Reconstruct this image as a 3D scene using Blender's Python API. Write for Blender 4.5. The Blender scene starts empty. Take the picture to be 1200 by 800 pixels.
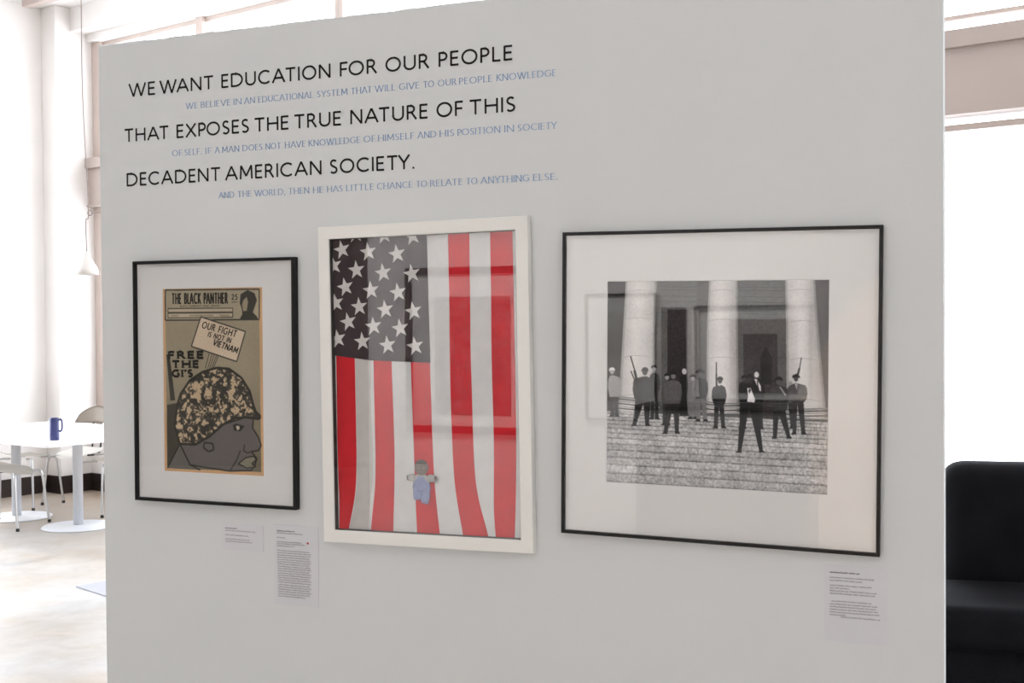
import bpy, bmesh, math, random
import numpy as np
from mathutils import Vector, Matrix
random.seed(7); RNG = np.random.default_rng(7)
scene = bpy.context.scene
COL = scene.collection

# ---------------------------------------------------------------- camera
cam_data = bpy.data.cameras.new('camera'); cam = bpy.data.objects.new('camera', cam_data); COL.objects.link(cam)
cam_data.sensor_width = 36.0; cam_data.lens = 42.0; cam_data.clip_start = .05; cam_data.clip_end = 200
_r = Vector((0.926081, 0.377242, -0.007882)); _u = Vector((0.000773, 0.018991, 0.999819)); _f = Vector((-0.377324, 0.92592, -0.017296))
cam.matrix_world = Matrix(((_r.x, _u.x, -_f.x, 0), (_r.y, _u.y, -_f.y, -2.4), (_r.z, _u.z, -_f.z, 1.6), (0, 0, 0, 1)))
scene.camera = cam

# ---------------------------------------------------------------- sky, sun, daylight portals, exposure
world = bpy.data.worlds.new('overcast_sky'); scene.world = world; world.use_nodes = True
bgn = world.node_tree.nodes['Background']; bgn.inputs['Color'].default_value = (.915, .97, 1.04, 1); bgn.inputs['Strength'].default_value = 6.3
scene.view_settings.view_transform = 'Standard'; scene.view_settings.look = 'None'
scene.view_settings.exposure = 0.0; scene.view_settings.gamma = 1.0; scene.view_settings.use_curve_mapping = False
scene.cycles.use_denoising = True
scene.cycles.max_bounces = 12; scene.cycles.diffuse_bounces = 6; scene.cycles.transparent_max_bounces = 16
scene.cycles.sample_clamp_indirect = 6.0; scene.cycles.caustics_reflective = False; scene.cycles.caustics_refractive = False
# the room's own frame: s runs along the window wall, q into the room
RO = Vector((-8.1253, 6.7433, 0)); RE = Vector((.9682, -.25, 0)); RM = Vector((-.25, -.9682, 0))
ROOM_ROT = math.atan2(-.25, .9682)
def rp(s, q, z=0.0): return RO + RE*s + RM*q + Vector((0, 0, z))
def area(name, loc, direction, sx, sy, energy, color=(1, 1, 1), portal=False, up=None):
    d = bpy.data.lights.new(name, 'AREA'); d.shape = 'RECTANGLE'; d.size = sx; d.size_y = sy; d.energy = energy; d.color = color
    o = bpy.data.objects.new(name, d); COL.objects.link(o); o.location = loc
    o.rotation_euler = Vector(direction).to_track_quat('-Z', 'Y').to_euler()
    if portal: d.cycles.is_portal = True
    return o
area('daylight_portal', rp(6.1, -.02, 1.7), RM, 12.2, 2.2, 1, portal=True)
area('daylight_portal', rp(6.1, -.02, 3.75), RM, 12.2, 1.1, 1, portal=True)
area('daylight_portal', rp(-.26, 5.0, 2.3), RE, 8.4, 3.6, 1, portal=True)
sun_d = bpy.data.lights.new('sun', 'SUN'); sun_d.energy = 1.5; sun_d.angle = .02; sun_d.color = (1.0, .93, .84)
sun = bpy.data.objects.new('sun', sun_d); COL.objects.link(sun)
sun.rotation_euler = Vector((.72, -.35, -.72)).to_track_quat('-Z', 'Y').to_euler()

BEAM0, BEAM1 = 2.725, 3.192
PANEL_FILL, SPOT, WASH_FILL = 8, 2600, 650  # strengths of the added fill panels, the warm spotlight and the added washers

# measured layout (metres): wall text, frames, prints
PART = [-2.0931, -0.0966, 2.3002]
F1 = [-1.7495, 1.4582, 0.4645, 0.5901, -0.0028]
F2 = [-1.1875, 1.4591, 0.5185, 0.7252, 0.0112]
F3 = [-0.5336, 1.4632, 0.6502, 0.6375, -0.0127]
PHOTO_BOX = [-0.2277, 0.2243, -0.2058, 0.2146]
NEWS_BOX = [-0.1491, 0.1383, -0.2203, 0.226]
FLAG_OPEN = [-0.2282, 0.2246, -0.3341, 0.336]
STARS = [[-0.1685, 0.3443], [-0.0955, 0.3385], [-0.0234, 0.3328], [-0.2045, 0.3093], [-0.1363, 0.3016], [-0.0629, 0.2939], [-0.2267, 0.2734], [-0.1676, 0.2615], [-0.0991, 0.2529], [-0.0263, 0.2485], [-0.1975, 0.2234], [-0.1311, 0.2142], [-0.0621, 0.2075], [-0.2236, 0.1874], [-0.1623, 0.1777], [-0.0955, 0.1698], [-0.0244, 0.1645], [-0.1915, 0.1436], [-0.1264, 0.1327], [-0.0585, 0.1268], [-0.2199, 0.1049], [-0.1558, 0.0982], [-0.0913, 0.0892], [-0.0218, 0.0861]]
CANTON = [[-0.2555, 0.3507], [0.012, 0.3526], [0.0117, 0.3384], [0.0128, 0.1912], [0.0145, 0.0486], [-0.1364, 0.0552], [-0.2338, 0.0672], [-0.2621, 0.0689]]
EDGES = {'r1l': [[-0.2263, 0.0745], [-0.226, 0.0204], [-0.2279, -0.142], [-0.2264, -0.2396], [-0.2243, -0.2829], [-0.2285, -0.3536]], 'r1r': [[-0.1776, 0.0692], [-0.1773, 0.0203], [-0.1773, -0.141], [-0.1792, -0.2272], [-0.1878, -0.2814], [-0.2092, -0.3526]], 'r2l': [[-0.129, 0.0639], [-0.1292, 0.0203], [-0.1285, -0.1399], [-0.1291, -0.2202], [-0.1371, -0.2793], [-0.1479, -0.3549]], 'r2r': [[-0.0832, 0.0612], [-0.0823, 0.0202], [-0.0793, -0.1389], [-0.081, -0.2186], [-0.0841, -0.2772], [-0.0882, -0.3546]], 'r3l': [[-0.0342, 0.0585], [-0.0337, 0.0202], [-0.0313, -0.1115], [-0.0301, -0.1906], [-0.0283, -0.2749], [-0.026, -0.3566]], 'r3r': [[0.0131, 0.0558], [0.0142, 0.0201], [0.0161, -0.1369], [0.0194, -0.2258], [0.0246, -0.2833], [0.0329, -0.3562]], 'r4l': [[0.0639, 0.3501], [0.0641, 0.1899], [0.0627, 0.0484], [0.0621, 0.02], [0.0646, -0.1359], [0.0684, -0.2242], [0.077, -0.2811], [0.092, -0.3557]], 'r4r': [[0.1155, 0.3522], [0.1147, 0.1886], [0.1129, 0.0481], [0.1144, 0.02], [0.1157, -0.1348], [0.1186, -0.2173], [0.1298, -0.2737], [0.1562, -0.3549]], 'r5l': [[0.1654, 0.3521], [0.1646, 0.1873], [0.1628, 0.0478], [0.1637, 0.0199], [0.1651, -0.1338], [0.1633, -0.221], [0.1604, -0.2827], [0.1684, -0.3568]], 'r5r': [[0.2176, 0.3518], [0.2183, 0.186], [0.218, 0.0476], [0.2189, 0.0199], [0.2176, -0.1326], [0.215, -0.2345], [0.2124, -0.2856], [0.2087, -0.3572]]}
DOLL = {'head': [-0.0102, -0.1856], 'neck': [-0.0102, -0.2015], 'hip': [-0.0108, -0.2316], 'hl': [-0.0472, -0.2094], 'hr': [0.0276, -0.209], 'sl': [-0.0262, -0.2079], 'sr': [0.0063, -0.2085], 'fl': [-0.0207, -0.2574], 'fr': [-0.0041, -0.2648], 'kl': [-0.0214, -0.2454], 'kr': [-0.001, -0.2497]}
DOLL_SCALE = 0.0001996
BLACK = [{'z': 2.1627, 'words': [['WE', -1.9986, -1.92], ['WANT', -1.9045, -1.7479], ['EDUCATION', -1.724, -1.4237], ['FOR', -1.3984, -1.3031], ['OUR', -1.2802, -1.1718], ['PEOPLE', -1.1476, -0.9719]]}, {'z': 2.0518, 'words': [['THAT', -2.0144, -1.8813], ['EXPOSES', -1.8566, -1.6485], ['THE', -1.6315, -1.5379], ['TRUE', -1.5214, -1.3974], ['NATURE', -1.3721, -1.1762], ['OF', -1.1536, -1.0898], ['THIS', -1.0736, -0.9666]]}, {'z': 1.9419, 'words': [['DECADENT', -2.0099, -1.7311], ['AMERICAN', -1.715, -1.4503], ['SOCIETY.', -1.4271, -1.2102]]}]
BLUE = [{'z': 2.1199, 'words': [['WE', -1.8284, -1.7941], ['BELIEVE', -1.7843, -1.6996], ['IN', -1.6901, -1.6684], ['AN', -1.6596, -1.6306], ['EDUCATIONAL', -1.6206, -1.4703], ['SYSTEM', -1.4595, -1.3801], ['THAT', -1.3696, -1.3168], ['WILL', -1.3081, -1.2568], ['GIVE', -1.2466, -1.1961], ['TO', -1.1861, -1.1601], ['OUR', -1.1502, -1.1054], ['PEOPLE', -1.0983, -1.0196], ['KNOWLEDGE', -1.009, -0.8714]]}, {'z': 2.0083, 'words': [['OF', -1.8713, -1.8413], ['SELF.', -1.8334, -1.784], ['IF', -1.7729, -1.754], ['A', -1.745, -1.732], ['MAN', -1.7243, -1.6763], ['DOES', -1.6662, -1.6114], ['NOT', -1.6014, -1.5599], ['HAVE', -1.5482, -1.4928], ['KNOWLEDGE', -1.4837, -1.3481], ['OF', -1.3383, -1.3088], ['HIMSELF', -1.3013, -1.2101], ['AND', -1.2012, -1.1557], ['HIS', -1.1469, -1.1119], ['POSITION', -1.1032, -1.0016], ['IN', -0.9916, -0.9696], ['SOCIETY', -0.9602, -0.8713]]}, {'z': 1.8997, 'words': [['AND', -1.7356, -1.6919], ['THE', -1.6817, -1.643], ['WORLD,', -1.6336, -1.5491], ['THEN', -1.5398, -1.4839], ['HE', -1.473, -1.4466], ['HAS', -1.4354, -1.3951], ['LITTLE', -1.3851, -1.3135], ['CHANCE', -1.3048, -1.2163], ['TO', -1.2062, -1.1794], ['RELATE', -1.1711, -1.0928], ['TO', -1.0826, -1.0573], ['ANYTHING', -1.0482, -0.9351], ['ELSE.', -0.9258, -0.8701]]}]
CAPS = [0.0323, 0.0147]
LABELS = [{'box': [-1.7363, -1.6204, 1.054, 1.1177], 'rows': [[-1.7277, -1.6942, 1.1062, 1], [-1.7278, -1.6425, 1.1006, 0], [-1.7279, -1.6615, 1.0898, 0], [-1.7281, -1.6591, 1.0801, 0], [-1.7281, -1.652, 1.0746, 0]]}, {'box': [-1.5909, -1.4693, 0.9341, 1.1229], 'rows': [[-1.5816, -1.5331, 1.1083, 1], [-1.5816, -1.5129, 1.1031, 0], [-1.5818, -1.5598, 1.0925, 0], [-1.5819, -1.5149, 1.0825, 0], [-1.582, -1.5062, 1.0779, 0], [-1.582, -1.5343, 1.0727, 0], [-1.5815, -1.4942, 1.0618, 0], [-1.5813, -1.4891, 1.0565, 0], [-1.5812, -1.4892, 1.0511, 0], [-1.581, -1.4944, 1.0458, 0], [-1.5809, -1.4893, 1.0405, 0], [-1.5808, -1.4894, 1.0351, 0], [-1.5806, -1.4946, 1.0298, 0], [-1.5805, -1.4895, 1.0244, 0], [-1.5803, -1.4895, 1.0191, 0], [-1.5802, -1.4948, 1.0137, 0], [-1.58, -1.4897, 1.0084, 0], [-1.5799, -1.4897, 1.0031, 0], [-1.5798, -1.495, 0.9977, 0], [-1.5796, -1.4899, 0.9924, 0], [-1.5795, -1.4899, 0.987, 0], [-1.5793, -1.4935, 0.9808, 0], [-1.5794, -1.4901, 0.9754, 0], [-1.5795, -1.4936, 0.9701, 0], [-1.5796, -1.4902, 0.9647, 0], [-1.5796, -1.4938, 0.9593, 0], [-1.5797, -1.506, 0.954, 0]]}, {'box': [-0.3182, -0.1996, 0.9658, 1.1164], 'rows': [[-0.3073, -0.2517, 1.102, 1], [-0.3073, -0.2254, 1.0919, 0], [-0.3074, -0.2462, 1.0863, 0], [-0.3074, -0.2298, 1.0766, 0], [-0.3074, -0.2706, 1.0713, 0], [-0.3074, -0.2189, 1.0659, 0], [-0.3074, -0.2226, 1.0606, 0], [-0.3041, -0.2288, 1.0456, 0], [-0.3075, -0.2178, 1.04, 0], [-0.3075, -0.2211, 1.0347, 0], [-0.3075, -0.2168, 1.0294, 0], [-0.3076, -0.2146, 1.024, 0], [-0.3076, -0.2778, 1.0187, 0], [-0.2863, -0.2136, 1.0152, 0]]}]
DOT = [-1.4972, 1.0833]
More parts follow.
